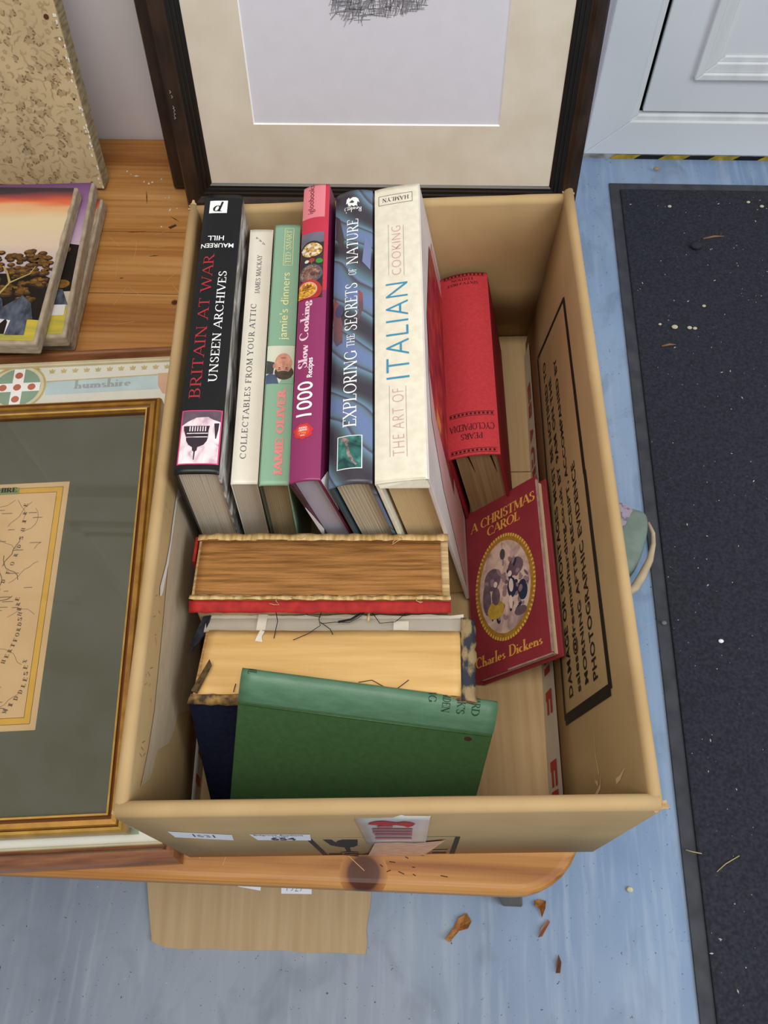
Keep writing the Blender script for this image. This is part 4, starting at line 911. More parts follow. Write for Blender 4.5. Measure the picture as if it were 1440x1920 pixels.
# navy front board hangs open towards the viewer
P0, P1 = Mt.inverted() @ Vector((.0232, .0850, .1335)), Mt.inverted() @ Vector((.2195, .0768, .1440))
dn = Mt.inverted().to_3x3() @ Vector((.02, -math.sin(R(29)), -math.cos(R(29)))) * .134
nn = (P1 - P0).cross(dn).normalized() * .0022
for p_ in (P0, P1): p_ += Vector((0, 0, HB))
if (Mt.to_3x3() @ nn).z > 0: nn = -nn
mb = MB(); vv = [P0, P1, P1 + dn, P0 + dn]; mb.add(vv + [p + nn for p in vv], [(0, 1, 2, 3), (7, 6, 5, 4), (0, 4, 5, 1), (1, 5, 6, 2), (2, 6, 7, 3), (3, 7, 4, 0)], NAVY)
mb.build('front_board', t, bevel=.0008)
mb = MB(); r0 = ragged(36, .0, .1900, .0015, .0009); r1 = ragged(36, -.003, .1940, -.0036, .0008)
mb.grid(36, 2, lambda u, v: (r0[int(round(u * 36))][0] * (1 - v) + r1[int(round(u * 36))][0] * v, r0[int(round(u * 36))][1] * (1 - v) + r1[int(round(u * 36))][1] * v, HB + .0008 - .005 * v * v + random.uniform(-.0004, .0004)), M('frayed_hinge', '4b3d2e', .9, .1, col2='a3834f', scale=(160, 200, 100))); mb.build('frayed_hinge', t, solid=.0006)
mb = MB(); Z = HB + .0024
for p in ([(.085, .072), (.083, .062), (.0845, .056), (.076, .050), (.066, .0445)], [(.0845, .058), (.095, .060), (.105, .0595), (.112, .064), (.119, .071)], [(.12, .070), (.127, .059), (.138, .060), (.145, .067)], [(.05, .071), (.053, .060), (.052, .046)], [(.084, .06), (.092, .053), (.094, .049)], [(.084, .064), (.074, .066), (.070, .071)], [(.115, .010), (.124, .0125), (.134, .006), (.138, .003)], [(.138, .003), (.144, .008), (.149, .0125)], [(.030, .002), (.0302, .009)], [(.045, .004), (.049, .0085), (.051, .006)]):
    r_ = .0003; mb.tube([(x_, y_, Z + random.uniform(0, .0015)) for x_, y_ in p], r_, THREAD, n=4)
mb.tube([(.097, .0600, Z), (.106, .0615, Z + .001), (.117, .0695, Z + .001)], .0009, THREAD, n=5)
mb.tube([(.1185, .0700, Z), (.1187, .0610, Z + .0005)], .0010, PALE_THREAD, n=5)
mb.build('loose_threads', t)['kind'] = 'stuff'

# 11. green cloth book in front
Mt = Matrix.Translation((.0443, .0219, .068)) @ rot3(-6.59, 6.69, 55.66)
W_, H_, TK = .1723, .1045, .017
t = thing('green_hardback_book', Mt @ Matrix.Translation((0, .0, -TK)), 'dark green cloth book propped at the front of the box, spine up', 'book')
GRC = M('green_bookcloth', '3b5a36', .5, .35, col2='365430', scale=(250, 250, 250), bump=.2, bscale=(1200, 1200, 1200)); GRS = M('green_spine_cloth', '54785e', .42, .4, col2='4a6e54', scale=(60, 200, 60), bump=.12, bscale=(900, 900, 900))
mb = MB(); mb.box((0, 0, TK - .0025), (W_, H_ + .0012, TK), GRC); mb.build('front_cover', t, bevel=.0008)
mb = MB(); mb.box((0, .002, 0), (W_, H_, .0025), GRC); mb.build('back_cover', t, bevel=.0008)
mb = MB(); mb.box((.003, .004, .0026), (W_ - .003, H_ - .001, TK - .0026), M('green_book_pages', 'c9b48c', .85, .1, var=.2, scale=(8, 8, 900))); mb.build('page_block', t)
def gs(u, v, o=0):
    a_ = math.pi * v; r_ = .0085 + o
    return (u, H_ + .0015 + (.0215 + o - .0015) * math.sin(a_) * 1.0, TK / 2 + r_ * math.cos(a_))
mb = MB()
mb.grid(20, 18, lambda u, v: gs(W_ * u, v), GRS)
for xx in (0, W_): mb.poly([gs(xx, i / 18) for i in range(19)], GRS)
sp = mb.build('spine', t, weld=True)
mb = MB(); mb.tube([(0.001, H_ - .0005, TK + .0001), (W_ - .001, H_ - .0005, TK + .0001)], .0008, GRC, n=8); mb.build('hinge_groove', t)
a = Art(lambda u, v, o: gs(u, v, o), .0002); GI = M('dark_green_blocking', '1d3b2a', .6, .2)
for s_, u in (('WARD', .1605), ("LOCK'S", .1505), ('GARDEN', .1405), ('ING', .1310)):
    n_ = len(s_); a.text(sf(s_, .15, .06, .05, .03), (u - .0055, .5 - .046 * n_ + (.0 if n_ > 3 else 0)), (0, -(.0) + .0), (.0055, 0), GI) if 0 else a.text(sf(s_, .15, .06, .05, .03), (u - .0058, .66), (0, -.46 if n_ > 3 else -.34), (.0058, 0), GI)
a.build('spine_lettering', sp, [(1, .03)]); a = Art(lambda u, v, o: gs(u, v, o), .0002); a.text(sf('WL', .15, .06), (.004, .6), (0, -.2), (.006, 0), GI); a.build('publisher_initials', sp, [(1, .03)])
mb = MB(); mb.poly([(x_, y_, TK + .0003) for x_, y_ in ell(.1565, .0990, .0026, .0019, 14)], M('brown_stain', '3a2a20', .7, .2)); mb.build('stain', t, recalc=False)

# ------------------------------------------------------------------ framed pencil drawing leaning at the back
def profile_frame(parent, W_, H_, prof, mat, name='frame', matfn=None, smooth=False):
    """mitred moulding: prof = [(inset, z)] from the outer back edge to the sight edge"""
    mb = MB(); rings = []
    for ins, z in prof: rings.append([(ins, ins, z), (W_ - ins, ins, z), (W_ - ins, H_ - ins, z), (ins, H_ - ins, z)])
    for i in range(len(rings) - 1):
        m_ = matfn(i) if matfn else mat
        for k in range(4):
            j = (k + 1) % 4; mb.add([rings[i][k], rings[i][j], rings[i + 1][j], rings[i + 1][k]], [(0, 1, 2, 3)], m_, smooth)
    return mb.build(name, parent, weld=False, recalc=True)
def glass_mat():
    m = bpy.data.materials.new('picture_glass'); m.use_nodes = True; nt = m.node_tree; N = nt.nodes; L = nt.links
    for n in list(N): N.remove(n)
    out = N.new('ShaderNodeOutputMaterial'); mx = N.new('ShaderNodeMixShader'); tr = N.new('ShaderNodeBsdfTransparent'); gl = N.new('ShaderNodeBsdfGlossy'); fr = N.new('ShaderNodeFresnel')
    gl.inputs['Roughness'].default_value = .01; fr.inputs['IOR'].default_value = 1.5
    L.new(fr.outputs[0], mx.inputs[0]); L.new(tr.outputs[0], mx.inputs[1]); L.new(gl.outputs[0], mx.inputs[2]); L.new(mx.outputs[0], out.inputs['Surface'])
    return m
GLASS = glass_mat()
DKW = M('dark_oak_frame', '3a291d', .4, .4, col2='20150f', scale=(50, 22, 60), lo=.35, hi=.7); BKW = M('black_frame_step', '100d0c', .3, .5, var=.2)
MOUNT = M('cream_mount', 'd6cbb9', .8, .2, col2='cec2ae', scale=(25, 25, 25)); SHEET = M('lilac_white_drawing_sheet', 'd2cfd6', .8, .2, var=.03)
TF = Matrix.Translation((-.0810, .7245, .0)) @ rot3(-2.5, 0, 79.19)
BW_, BH_ = .44, .395
t = thing('picture_frame', TF @ Matrix.Translation((0, .0036, 0)), 'dark picture frame mostly hidden behind the pencil drawing, only its left rail showing', 'picture')
profile_frame(t, BW_, BH_, [(0, -.018), (0, -.004), (.0015, -.001), (.005, .001), (.010, .0015), (.016, .0008), (.019, -.003), (.024, -.005), (.032, -.006), (.034, -.010)], DKW, 'frame', matfn=lambda i: BKW if i in (0, 1, 8) else DKW)
mb = MB(); mb.box((.002, .002, -.0178), (BW_ - .002, BH_ - .002, -.010), M('backing_board', '8a6f4b', .9, .1)); mb.build('backing_board', t)
FW, FH = .4365, .40
t = thing('framed_drawing', TF @ Matrix.Translation((.0215, -.0036, .0205)), 'dark wood framed pencil drawing in a cream mount, leaning behind the box', 'picture')
prof = [(0, 0), (0, .007), (.001, .0105), (.0035, .0135), (.008, .0152), (.0125, .0150), (.0165, .0128), (.0180, .0105), (.0215, .0105), (.0225, .0088), (.0255, .0088), (.0265, .0070), (.0290, .0070), (.0310, .0052), (.0312, .0030)]
profile_frame(t, FW, FH, prof, DKW, 'frame', matfn=lambda i: BKW if i >= 7 or i == 0 else DKW)
mb = MB(); mb.box((.002, .002, .0002), (FW - .002, FH - .002, .0020), M('backing_board', '8a6f4b', .9, .1)); mb.build('backing_board', t)
mb = MB(); x0, x1, y0, y1 = .0865, .3453, .0990, .325
o_ = [(.030, .029), (FW - .030, .029), (FW - .030, FH - .03), (.030, FH - .03)]; i_ = [(x0, y0), (x1, y0), (x1, y1), (x0, y1)]; ZM = .0048
for k in range(4):
    j = (k + 1) % 4; mb.add([(*o_[k], ZM), (*o_[j], ZM), (*i_[j], ZM), (*i_[k], ZM)], [(0, 1, 2, 3)], MOUNT)
    q = [(x0 + .0012, y0 + .0012), (x1 - .0012, y0 + .0012), (x1 - .0012, y1 - .0012), (x0 + .0012, y1 - .0012)]
    mb.add([(*i_[k], ZM), (*i_[j], ZM), (*q[j], ZM - .0016), (*q[k], ZM - .0016)], [(0, 1, 2, 3)], WHITE)
mb.build('mount', t)
ZS = .0031
mb = MB(); mb.box((x0 - .004, y0 - .004, .0021), (x1 + .004, y1 + .004, ZS), SHEET); dr = mb.build('drawing_sheet', t)
a = Art(lambda u, v, o: (u, v, ZS + o), .0002); GRA = M('graphite', '4b484c', .6, .2); GRL = M('light_graphite', '8d8a90', .7, .2)
for q in range(1100):
    u = random.uniform(.176, .266); c = (u - .222) / .046; low = .206 + .011 * c * c - (.009 if u < .205 else 0) * random.random()
    v = random.uniform(low, .268); an = R(random.choice([78, 70, 96, 4, -3]) + random.uniform(-8, 8)); l_ = random.uniform(.006, .02)
    du, dv = l_ * math.cos(an) / 2, l_ * math.sin(an) / 2
    if v - abs(dv) < low - .003: v = low + abs(dv)
    if not (.172 < u - abs(du) and u + abs(du) < .268): continue
    a.line([(u - du, v - dv), (u + du, v + dv)], random.uniform(.0002, .00055), random.choice([GRA, GRL, GRL]), q % 4)
for q in range(12):
    u = random.uniform(.178, .215); a.line([(u, .210), (u - .003 - random.random() * .004, .210 - random.uniform(.006, .014))], .00035, GRL, 5)
a.build('pencil_hatching', dr)['kind'] = 'stuff'
a = Art(lambda u, v, o: (u, v, .0153 + o), .0002); SM = M('white_smear', '8d8478', .8, .1)
for (u, v) in ((.0070, .137), (.0078, .132), (.0072, .121), (.0070, .114), (.0066, .110), (.0075, .118)): a.line([(u, v), (u + .0016, v + .0012), (u + .0004, v + .003)], .0009, SM)
a.build('white_smear', t)

# ------------------------------------------------------------------ canvas covered in leaf-print cloth
CLO = M('beige_print_cloth', 'c3ad85', .85, .15, col2='b8a27c', scale=(20, 20, 20), bump=.1, bscale=(900, 900, 900)); LEAF = M('brown_leaf_print', 'a48b67', .85, .15, col2='b19a76', scale=(60, 60, 60)); EDG = M('worn_cloth_edge', 'ab9a78', .9, .1, col2='7f6f50', scale=(60, 200, 60))
CWd, CHt, CD = .30, .345, .021
t = thing('cloth_covered_panel', Matrix.Translation((-.1615, .7253, .0004)) @ rot3(-5, 0, 78.2) @ Matrix.Translation((-CWd, .0043, 0)), 'beige panel covered in brown leaf-print cloth, leaning on the wall at left', 'panel')
mb = MB(); mb.box((0, 0, -CD), (CWd, CHt, 0), CLO); pn = mb.build('panel', t, bevel=.002)
a = Art(lambda u, v, o: (u, v, o), .0002)
def leafshape(cx, cy, s_, rot, kind):
    c, si = math.cos(rot), math.sin(rot)
    tr = lambda p: (cx + s_ * (p[0] * c - p[1] * si), cy + s_ * (p[0] * si + p[1] * c))
    if kind == 0:
        a.poly([tr(p) for p in ((0, -.2), (.25, -.15), (.6, -.35), (.5, .05), (.95, .25), (.45, .3), (.35, .7), (.1, .4), (-.15, 1.0), (-.25, .4), (-.6, .6), (-.5, .2), (-.95, .1), (-.5, -.1), (-.55, -.45), (-.2, -.2))], LEAF)
    elif kind == 1:
        a.line([tr((.5 * math.cos(R(x_)), .5 * math.sin(R(x_)))) for x_ in range(-20, 191, 30)], [s_ * k_ for k_ in (.05, .2, .36, .42, .36, .25, .16, .06)], LEAF)
    elif kind == 2:
        for q in range(5): a.poly([tr((.32 * math.cos(q * 1.257) + .2 * math.cos(z_), .32 * math.sin(q * 1.257) + .2 * math.sin(z_))) for z_ in [i_ * .785 for i_ in range(8)]], LEAF)
    else:
        a.line([tr((-.9, -.3)), tr((-.4, .05)), tr((.1, .0)), tr((.6, .25)), tr((1.0, .1))], [s_ * k_ for k_ in (.04, .2, .26, .22, .04)], LEAF)
row = 0; y = .006
while y < CHt - .004:
    x = .006 + (row % 2) * .008
    while x < CWd - .004:
        leafshape(x + random.uniform(-.002, .002), y + random.uniform(-.002, .002), random.uniform(.0045, .0075), random.uniform(0, 6.28), random.choice([0, 0, 0, 1, 1, 3, 3, 2]))
        x += .0108
    y += .0092; row += 1
for it in range(len(a.items)):
    v, f, m_, l_ = a.items[it]; a.items[it] = ([(min(max(x, .001), CWd - .001), min(max(y, .001), CHt - .001)) for x, y in v], f, m_, l_)
a.build('leaf_print', pn)
mb = MB(); mb.box((CWd - .0006, .001, -CD + .0006), (CWd + .0004, CHt, -.0012), EDG); mb.build('side_edge', t)
for (u, v, r_) in ((CWd - .012, .0075, .0017), (CWd - .0115, .187, .0026), (CWd - .006, .105, .001)):
    mb = MB(); mb.tube([(u, v, -.0002), (u, v, .0009)], r_, M('rusty_tack', '5b3322', .6, .4, metal=.3), n=10); mb.build('tack', t)
mb = MB()
for q in range(46):
    u, v = CWd - random.random() ** 2 * .004, random.uniform(0, .25); s_ = random.uniform(.0004, .0012)
    mb.box((u - s_, v - s_, .0), (u + s_ * .6, v + s_ * 1.6, .0006), M('flaked_white', 'e6e0d2', .9, .1))
mb.build('flaked_paint', t)['kind'] = 'stuff'

# ------------------------------------------------------------------ three stacked unframed paintings
CANV = M('raw_canvas_edge', 'b3a48e', .9, .1, col2='9c8c76', scale=(80, 80, 200), bump=.2)
def sky(name, stops):
    """painted sunset bands of the picture, by height on the canvas"""
    m = bpy.data.materials.new(name); m.use_nodes = True; N = m.node_tree.nodes; L = m.node_tree.links; b_ = N['Principled BSDF']; b_.inputs['Roughness'].default_value = .45
    tc = N.new('ShaderNodeTexCoord'); sx = N.new('ShaderNodeSeparateXYZ'); L.new(tc.outputs['Object'], sx.inputs[0])
    no = N.new('ShaderNodeTexNoise'); mp = N.new('ShaderNodeMapping'); mp.inputs['Scale'].default_value = (12, 70, 1); L.new(tc.outputs['Object'], mp.inputs['Vector']); L.new(mp.outputs[0], no.inputs['Vector']); no.inputs['Scale'].default_value = 1
    ad = N.new('ShaderNodeMath'); ad.operation = 'MULTIPLY_ADD'; ad.inputs[1].default_value = .014; L.new(no.outputs['Fac'], ad.inputs[0]); L.new(sx.outputs['Y'], ad.inputs[2])
    dv = N.new('ShaderNodeMath'); dv.operation = 'DIVIDE'; dv.inputs[1].default_value = .222; L.new(ad.outputs[0], dv.inputs[0])
    rp = N.new('ShaderNodeValToRGB'); e = rp.color_ramp.elements
    while len(e) < len(stops): e.new(.5)
    for i, (p, c) in enumerate(stops): e[i].position = p; e[i].color = lin(c)
    L.new(dv.outputs[0], rp.inputs['Fac']); L.new(rp.outputs[0], b_.inputs['Base Color']); return m
SK1 = sky('sunset_sky', [(0, 'b7a23e'), (.45, 'a89aa8'), (.62, 'd6bfa6'), (.78, 'dcc79e'), (.87, 'e0a878'), (.90, 'd9633e'), (.935, '8c4347'), (.96, '3d3036'), (1, '2e272c')])
SK2 = sky('violet_sky', [(0, 'a3a04c'), (.5, 'cbb6bf'), (.7, 'b79ab6'), (.85, '9a6f9c'), (1, '6c4472')])
TREE = M('painted_tree_brown', '4a3620', .6, .2, col2='2a1f15', scale=(150, 150, 150)); TREEL = M('painted_tree_ochre', '8d6226', .6, .2, col2='5b3f1c', scale=(200, 200, 200)); TREEL2 = M('painted_tree_rust', '6f4c22', .6, .2, var=.4, scale=(250, 250, 250)); TRD = M('painted_tree_dark', '1f1814', .6, .2, var=.3); HUT = M('painted_hut_slate', '5c6372', .6, .2, col2='33363f', scale=(140, 60, 60)); HUTW = M('painted_hut_white', 'd8d4d2', .6, .2); GRS_ = M('painted_grass', 'c4ad3c', .6, .2, col2='9a9a4a', scale=(30, 120, 30)); TRK = M('painted_trunk', 'b09a5c', .6, .2)
def painting(name, tr, yaw, ztop, W_, H_, label, skym, kind):
    Mt = Matrix.Translation((tr[0], tr[1], ztop - .0155)) @ Matrix.Rotation(R(yaw), 4, 'Z') @ Matrix.Translation((-W_, -H_, 0))
    t = thing(name, Mt, label, 'painting', 'stack of unframed paintings')
    mb = MB(); mb.box((0, 0, 0), (W_, H_, .0155), CANV); cn = mb.build('canvas', t, bevel=.002)
    mb = MB(); mb.grid(1, 24, lambda u, v: ((W_ - .0035 + (random.uniform(-.0010, .0006))) * u if u else .002, .0045 + (H_ - .006) * v, .0157), skym, False); pt = mb.build('painted_surface', t, recalc=False)
    a = Art(lambda u, v, o: (u, v, .0157 + o), .0001); X = W_ - .0038
    def clump(cx_, cy_, s_):
        for q in range(6):
            ex_, ey_, k_ = random.uniform(-.8, .8) * s_, random.uniform(-.6, .5) * s_, random.uniform(.3, .55) * s_
            a.poly(ell(cx_ + ex_, cy_ + ey_, k_, k_ * .75, 10), TREE, 2); a.poly(ell(cx_ + ex_ - k_ * .1, cy_ + ey_ + k_ * .25, k_ * .7, k_ * .34, 9), random.choice([TREEL, TREEL2, TREEL2]), 3)
    if kind == 'huts':
        for q in range(75): clump(X - random.uniform(0, .20), random.uniform(.055, .110), random.uniform(.006, .010))
        a.poly([(.002, .0045), (X, .0045), (X, .045), (.002, .050)], GRS_)
        a.poly([(.002, .045), (.002, .085), (X - .065, .09), (X - .01, .09), (X, .085), (X, .03), (X - .05, .035)], TRD, 1)
        for (x_, y_, s_) in ((.085, .118, .014), (.066, .121, .012), (.042, .112, .013), (.022, .117, .013), (.010, .108, .011), (.096, .108, .011), (.052, .098, .012), (.034, .094, .012), (.012, .092, .011), (.104, .122, .011), (.118, .105, .012), (.078, .103, .010), (.12, .085, .012), (.1, .08, .012), (.14, .11, .012), (.155, .12, .012), (.16, .095, .013)):
            for q in range(7):
                ex_, ey_, k_ = random.uniform(-.7, .7) * s_, random.uniform(-.4, .35) * s_, random.uniform(.3, .5) * s_
                a.poly(ell(X - x_ + ex_, y_ + ey_, k_, k_ * .7, 10), TREE, 2)
                a.poly(ell(X - x_ + ex_ - k_ * .1, y_ + ey_ + k_ * .22, k_ * .75, k_ * .38, 9), random.choice([TREEL, TREEL2]), 3)
        for p in ([(X - .082, .062), (X - .084, .08), (X - .090, .095), (X - .088, .105)], [(X - .084, .08), (X - .074, .095), (X - .080, .108)], [(X - .048, .062), (X - .04, .078), (X - .022, .09), (X - .018, .1)], [(X - .04, .078), (X - .046, .092), (X - .052, .1)]): a.line(p, [.0024, .0018, .0014, .0008][:len(p)], TRK, 4)
        for (x_, y_, s_) in ((.056, .041, .028), (.027, .037, .030)):
            c = X - x_
            a.poly([(c - s_ * .55, y_ - .024), (c + s_ * .55, y_ - .026), (c + s_ * .5, y_ + .002), (c - s_ * .5, y_ + .002)], HUTW, 5); a.poly([(c - s_ * .1, y_ - .026), (c + s_ * .55, y_ - .026), (c + s_ * .5, y_ + .002), (c + s_ * .0, y_ + .002)], HUT, 6)
            a.poly([(c - s_ * .35, y_ - .025), (c - s_ * .12, y_ - .025), (c - s_ * .12, y_ - .010), (c - s_ * .2, y_ - .006), (c - s_ * .35, y_ - .012)], TRD, 7)
            a.poly([(c - s_ * .85, y_ - .004), (c - s_ * .3, y_ + .012), (c + s_ * .15, y_ + .024), (c + s_ * .5, y_ + .014), (c + s_ * .7, y_ - .006), (c, y_ - .008)], HUT, 8)
    else:
        a.poly([(.002, .0045), (X, .0045), (X, .040), (.002, .040)], GRS_)
        a.poly([(.002, .05), (.002, .135), (X - .02, .128), (X, .124), (X, .06)], TRD, 1)
        for (x_, y_) in ((.012, .07), (.03, .075), (.018, .118), (.035, .11)): a.poly(ell(X - x_, y_, .010, .006, 16), TREEL, 2)
        c = X - .028; a.poly([(c - .03, .042), (c + .028, .042), (c + .020, .062), (c - .004, .070)], HUT, 4); a.poly([(c - .026, .028), (c + .026, .028), (c + .026, .042), (c - .026, .042)], HUTW, 3)
    for it in range(len(a.items)):
        v, f, m_, l_ = a.items[it]; a.items[it] = ([(min(max(x, .002), X), min(max(y, .0045), H_ - .002)) for x, y in v], f, m_, l_)
    a.build('painted_scene', pt)
    return t
painting('unframed_painting', (-.1551, .6990), -1.6, .0160, .30, .2035, 'lowest of three stacked unframed paintings, only its dark right edge showing', SK1, 'trees')
painting('unframed_painting', (-.1606, .7076), 0.2, .0323, .30, .2190, 'middle unframed painting of the stack, with a violet sky and dark trees', SK2, 'trees')
t = painting('unframed_painting', (-.1703, .6816), -2.5, .0486, .30, .2150, 'topmost unframed painting of grey thatched huts under an orange sunset sky', SK1, 'huts')
mb = MB(); mb.poly([(x_, y_, .0160) for x_, y_ in [(.194, .197), (.213, .197), (.217, .192), (.213, .187), (.194, .187)]], WHITE_PAPER); mb.build('paper_tag', t, recalc=False)

# ------------------------------------------------------------------ framed pictures lying flat at left
BRN = M('brown_moulding', '6b4028', .3, .45, col2='8c5c38', scale=(22, 260, 60), coat=.25); SLIP = M('pale_slip', 'cfc3a0', .5, .3)
WB, HBR = .42, .4985
t = thing('brown_framed_print', Matrix.Translation((-.0014, -.0048, .0003)) @ Matrix.Rotation(R(2.0), 4, 'Z') @ Matrix.Translation((-WB, 0, 0)), 'brown framed heraldic print lying flat on the table under the gilt frame', 'picture')
profile_frame(t, WB, HBR, [(0, 0), (0, .006), (.0015, .011), (.004, .0150), (.007, .0165), (.0095, .0160), (.0115, .0125), (.0125, .0105), (.0140, .0115), (.0150, .0095), (.0165, .0090), (.0170, .006)], BRN, 'frame', matfn=lambda i: SLIP if i >= 8 else BRN, smooth=True)
PRT = M('white_print_paper', 'd9d8cb', .5, .3, var=.03)
mb = MB(); mb.box((.012, .012, .001), (WB - .012, HBR - .012, .0062), PRT); pr = mb.build('print', t)
a = Art(lambda u, v, o: (u, v, .0062 + o), .0001)
GRN = M('heraldic_green', '8ea58e', .6, .2); GRG = M('heraldic_red', 'bd7059', .6, .2); OCH = M('heraldic_ochre', 'c4b27c', .6, .2, var=.15); RIB = M('ribbon_blue', 'bcd0d2', .6, .2); TXT = M('faded_grey_lettering', 'a3a9ab', .6, .2)
to = lambda x_, y_: tuple((t.matrix_world.inverted() @ Vector((x_, y_, 0)))[:2])
cx, cy = to(-.2105, .4465)
a.poly(ell(cx, cy, .0290, .0285, 36), OCH); a.poly(ell(cx, cy, .0268, .0262, 36), M('shield_cream', 'd6cfae', .6, .2), 1); a.poly(ell(cx, cy, .0235, .0230, 36), GRN, 2)
a.poly(rec(cx - .0055, cy - .0225, cx + .0055, cy + .0225), WHITE, 3); a.poly(rec(cx - .0230, cy - .0052, cx + .0230, cy + .0052), WHITE, 3)
for dx, dy in ((0, 0), (.0145, 0), (-.0145, 0), (0, .0145), (0, -.0145)): a.poly(ell(cx + dx, cy + dy, .0040, .0040, 14), GRG, 4)
a.poly([(cx - .02, cy + .018), (cx - .01, cy + .028), (cx + .012, cy + .029), (cx + .022, cy + .02), (cx + .01, cy + .024), (cx - .01, cy + .023)], M('heraldic_gold', 'c9a860', .6, .2, var=.2), 5)
a.build('coat_of_arms', pr); a = Art(lambda u, v, o: (u, v, .0062 + o), .0001)
p, q, r_, s_ = to(-.181, .4365), to(-.060, .4420), to(-.058, .4600), to(-.182, .4530); a.poly([p, q, r_, s_], RIB); a.line([s_, r_], .0012, OCH, 1)
p = to(-.1525, .4435); q = to(-.0955, .4462); a.text(sf('bumshire'.replace('b', 'h'), .2, .06, .03, .05), (p[0], p[1]), (q[0] - p[0], q[1] - p[1]), (0, .0105), TXT, 2)
a.build('county_name_ribbon', pr); a = Art(lambda u, v, o: (u, v, .0062 + o), .0001)
for i in range(12):
    fx, fy = to(-.178 + i * .0117, .4622 + i * .00035)
    for an in (-38, 0, 38): a.poly(ell(fx + .0022 * math.sin(R(an)), fy + .0040 - abs(an) * .00002, .0010, .0026, 10, rot=-an), OCH, 1)
    a.line([(fx - .0025, fy + .0015), (fx + .0025, fy + .0015)], .0008, OCH, 1)
a.build('fleuron_border', pr); a = Art(lambda u, v, o: (u, v, .0062 + o), .0001)
p = to(-.055, .4485); a.poly([(p[0] - .014, p[1] + .013), (p[0], p[1] + .013), (p[0], p[1] - .014), (p[0] - .008, p[1] - .012), (p[0] - .013, p[1] - .002)], M('shield_pink', 'cfa88e', .6, .2), 1)
a.build('small_shield', pr); a = Art(lambda u, v, o: (u, v, .0062 + o), .0001)
for q in range(26):
    x_ = random.uniform(-.30, -.04); p = to(x_, .0165 + random.uniform(0, .004)); a.poly([(p[0] - .006, p[1]), (p[0] + .006, p[1]), (p[0] + .005, p[1] + .005), (p[0] - .004, p[1] + .004)], M('wash_blue', '9fb6bd', .6, .2) if x_ < -.14 else M('wash_green', '9aa687', .6, .2), q % 3)
a.build('watercolour_wash', pr)['kind'] = 'stuff'

GLT = M('gilt_moulding', 'b0812f', .3, .5, col2='94662a', scale=(70, 70, 60), metal=.35); GLD = M('gilt_dark_groove', '6b3f1c', .4, .4); GLL = M('gilt_bright', 'cfa550', .28, .5, col2='b98c3c', scale=(70, 70, 60), metal=.4)
WG, HG = .34, .3965
t = thing('gilt_framed_map', Matrix.Translation((-.0412, .0155, .0172)) @ Matrix.Rotation(R(1.9), 4, 'Z') @ Matrix.Translation((-WG, 0, 0)), 'gilt framed antique county map in an olive mount, lying left of the box', 'picture')
profile_frame(t, WG, HG, [(0, 0), (0, .014), (.0012, .0180), (.0030, .0195), (.0042, .0175), (.0052, .0190), (.0088, .0200), (.0096, .0175), (.0112, .0168), (.0120, .0185), (.0136, .0180), (.0146, .0140), (.0150, .0100)], GLT, 'frame', matfn=lambda i: GLD if i in (3, 7, 8, 11) else (GLL if i in (1, 2, 9) else GLT))
OLV = M('olive_mount', '66675a', .8, .2, col2='60614f', scale=(25, 25, 25)); MAP = M('old_map_paper', 'd3b78c', .8, .2, col2='cbae82', scale=(15, 15, 15)); MAPY = M('map_yellow_border', 'd3ab4b', .8, .2); MLN = M('map_line', '6b5845', .8, .1)
mb = MB(); mb.box((.010, .010, .001), (WG - .010, HG - .010, .0100), OLV); mo = mb.build('mount', t)
a = Art(lambda u, v, o: (u, v, .0100 + o), .0001); to = lambda x_, y_: tuple((t.matrix_world.inverted() @ Vector((x_, y_, 0)))[:2])
TRc, BRc = to(-.1329, .3242), to(-.1223, .0947); x1 = (TRc[0] + BRc[0]) / 2; y1 = TRc[1]; y0 = BRc[1]; x0 = .03
a.poly(rec(x0, y0, x1, y1), MAP)
for d, wd in ((.0052, .0004), (.0105, .0004)): a.frame(x0 + d, y0 + d, x1 - d, y1 - d, wd, MLN, 2)
for rr_ in (rec(x1 - .0103, y0 + .0054, x1 - .0054, y1 - .0054), rec(x0, y0 + .0054, x1 - .0054, y0 + .0103), rec(x0, y1 - .0103, x1 - .0054, y1 - .0054)): a.poly(rr_, MAPY, 1)
p = to(-.1985, .3115); q = to(-.1765, .3185); a.poly([(p[0] - .02, p[1] - .0005), (q[0], p[1] - .0005), (q[0], q[1]), (p[0] - .02, q[1])], M('map_green_label', '8d9a62', .8, .1), 3); p = to(-.2010, .3128); a.text(sf('SHIRE', .24, .1, .08, .05), (p[0], p[1]), (.0225, 0), (0, .0052), M('map_dark_ink', '3d3424', .8, .1), 4)
for s_, A_, B_ in (('BEDFORDSHIRE', (-.1790, .2060), (-.1665, .2980)), ('HERTFORDSHIRE', (-.1590, .1500), (-.1575, .2060)), ('MIDDLESEX', (-.1500, .1080), (-.1410, .1500))):
    p = to(*A_); q = to(*B_); n_ = len(s_)
    for i, ch in enumerate(s_):
        f_ = i / (n_ - 1); bow = .007 * math.sin(math.pi * f_)
        a.text(sf(ch, .24, .08, .1), (p[0] + (q[0] - p[0]) * f_ + bow, p[1] + (q[1] - p[1]) * f_), (.0008, .0034), (-.0034, .0008), MLN, 2)
for q in range(34):
    x_ = random.uniform(x1 - .085, x1 - .022); y_ = random.uniform(y0 + .014, y1 - .02); an = random.uniform(0, 6.28); pp = [(x_, y_)]
    for i in range(7):
        an += random.uniform(-.6, .6); nx, ny = pp[-1][0] + .0045 * math.cos(an), pp[-1][1] + .0045 * math.sin(an)
        if nx > x1 - .014 or ny > y1 - .014 or ny < y0 + .012: break
        pp.append((nx, ny))
    if len(pp) > 1: a.line(pp, random.choice([.0003, .0003, .0006]), MLN, 3)
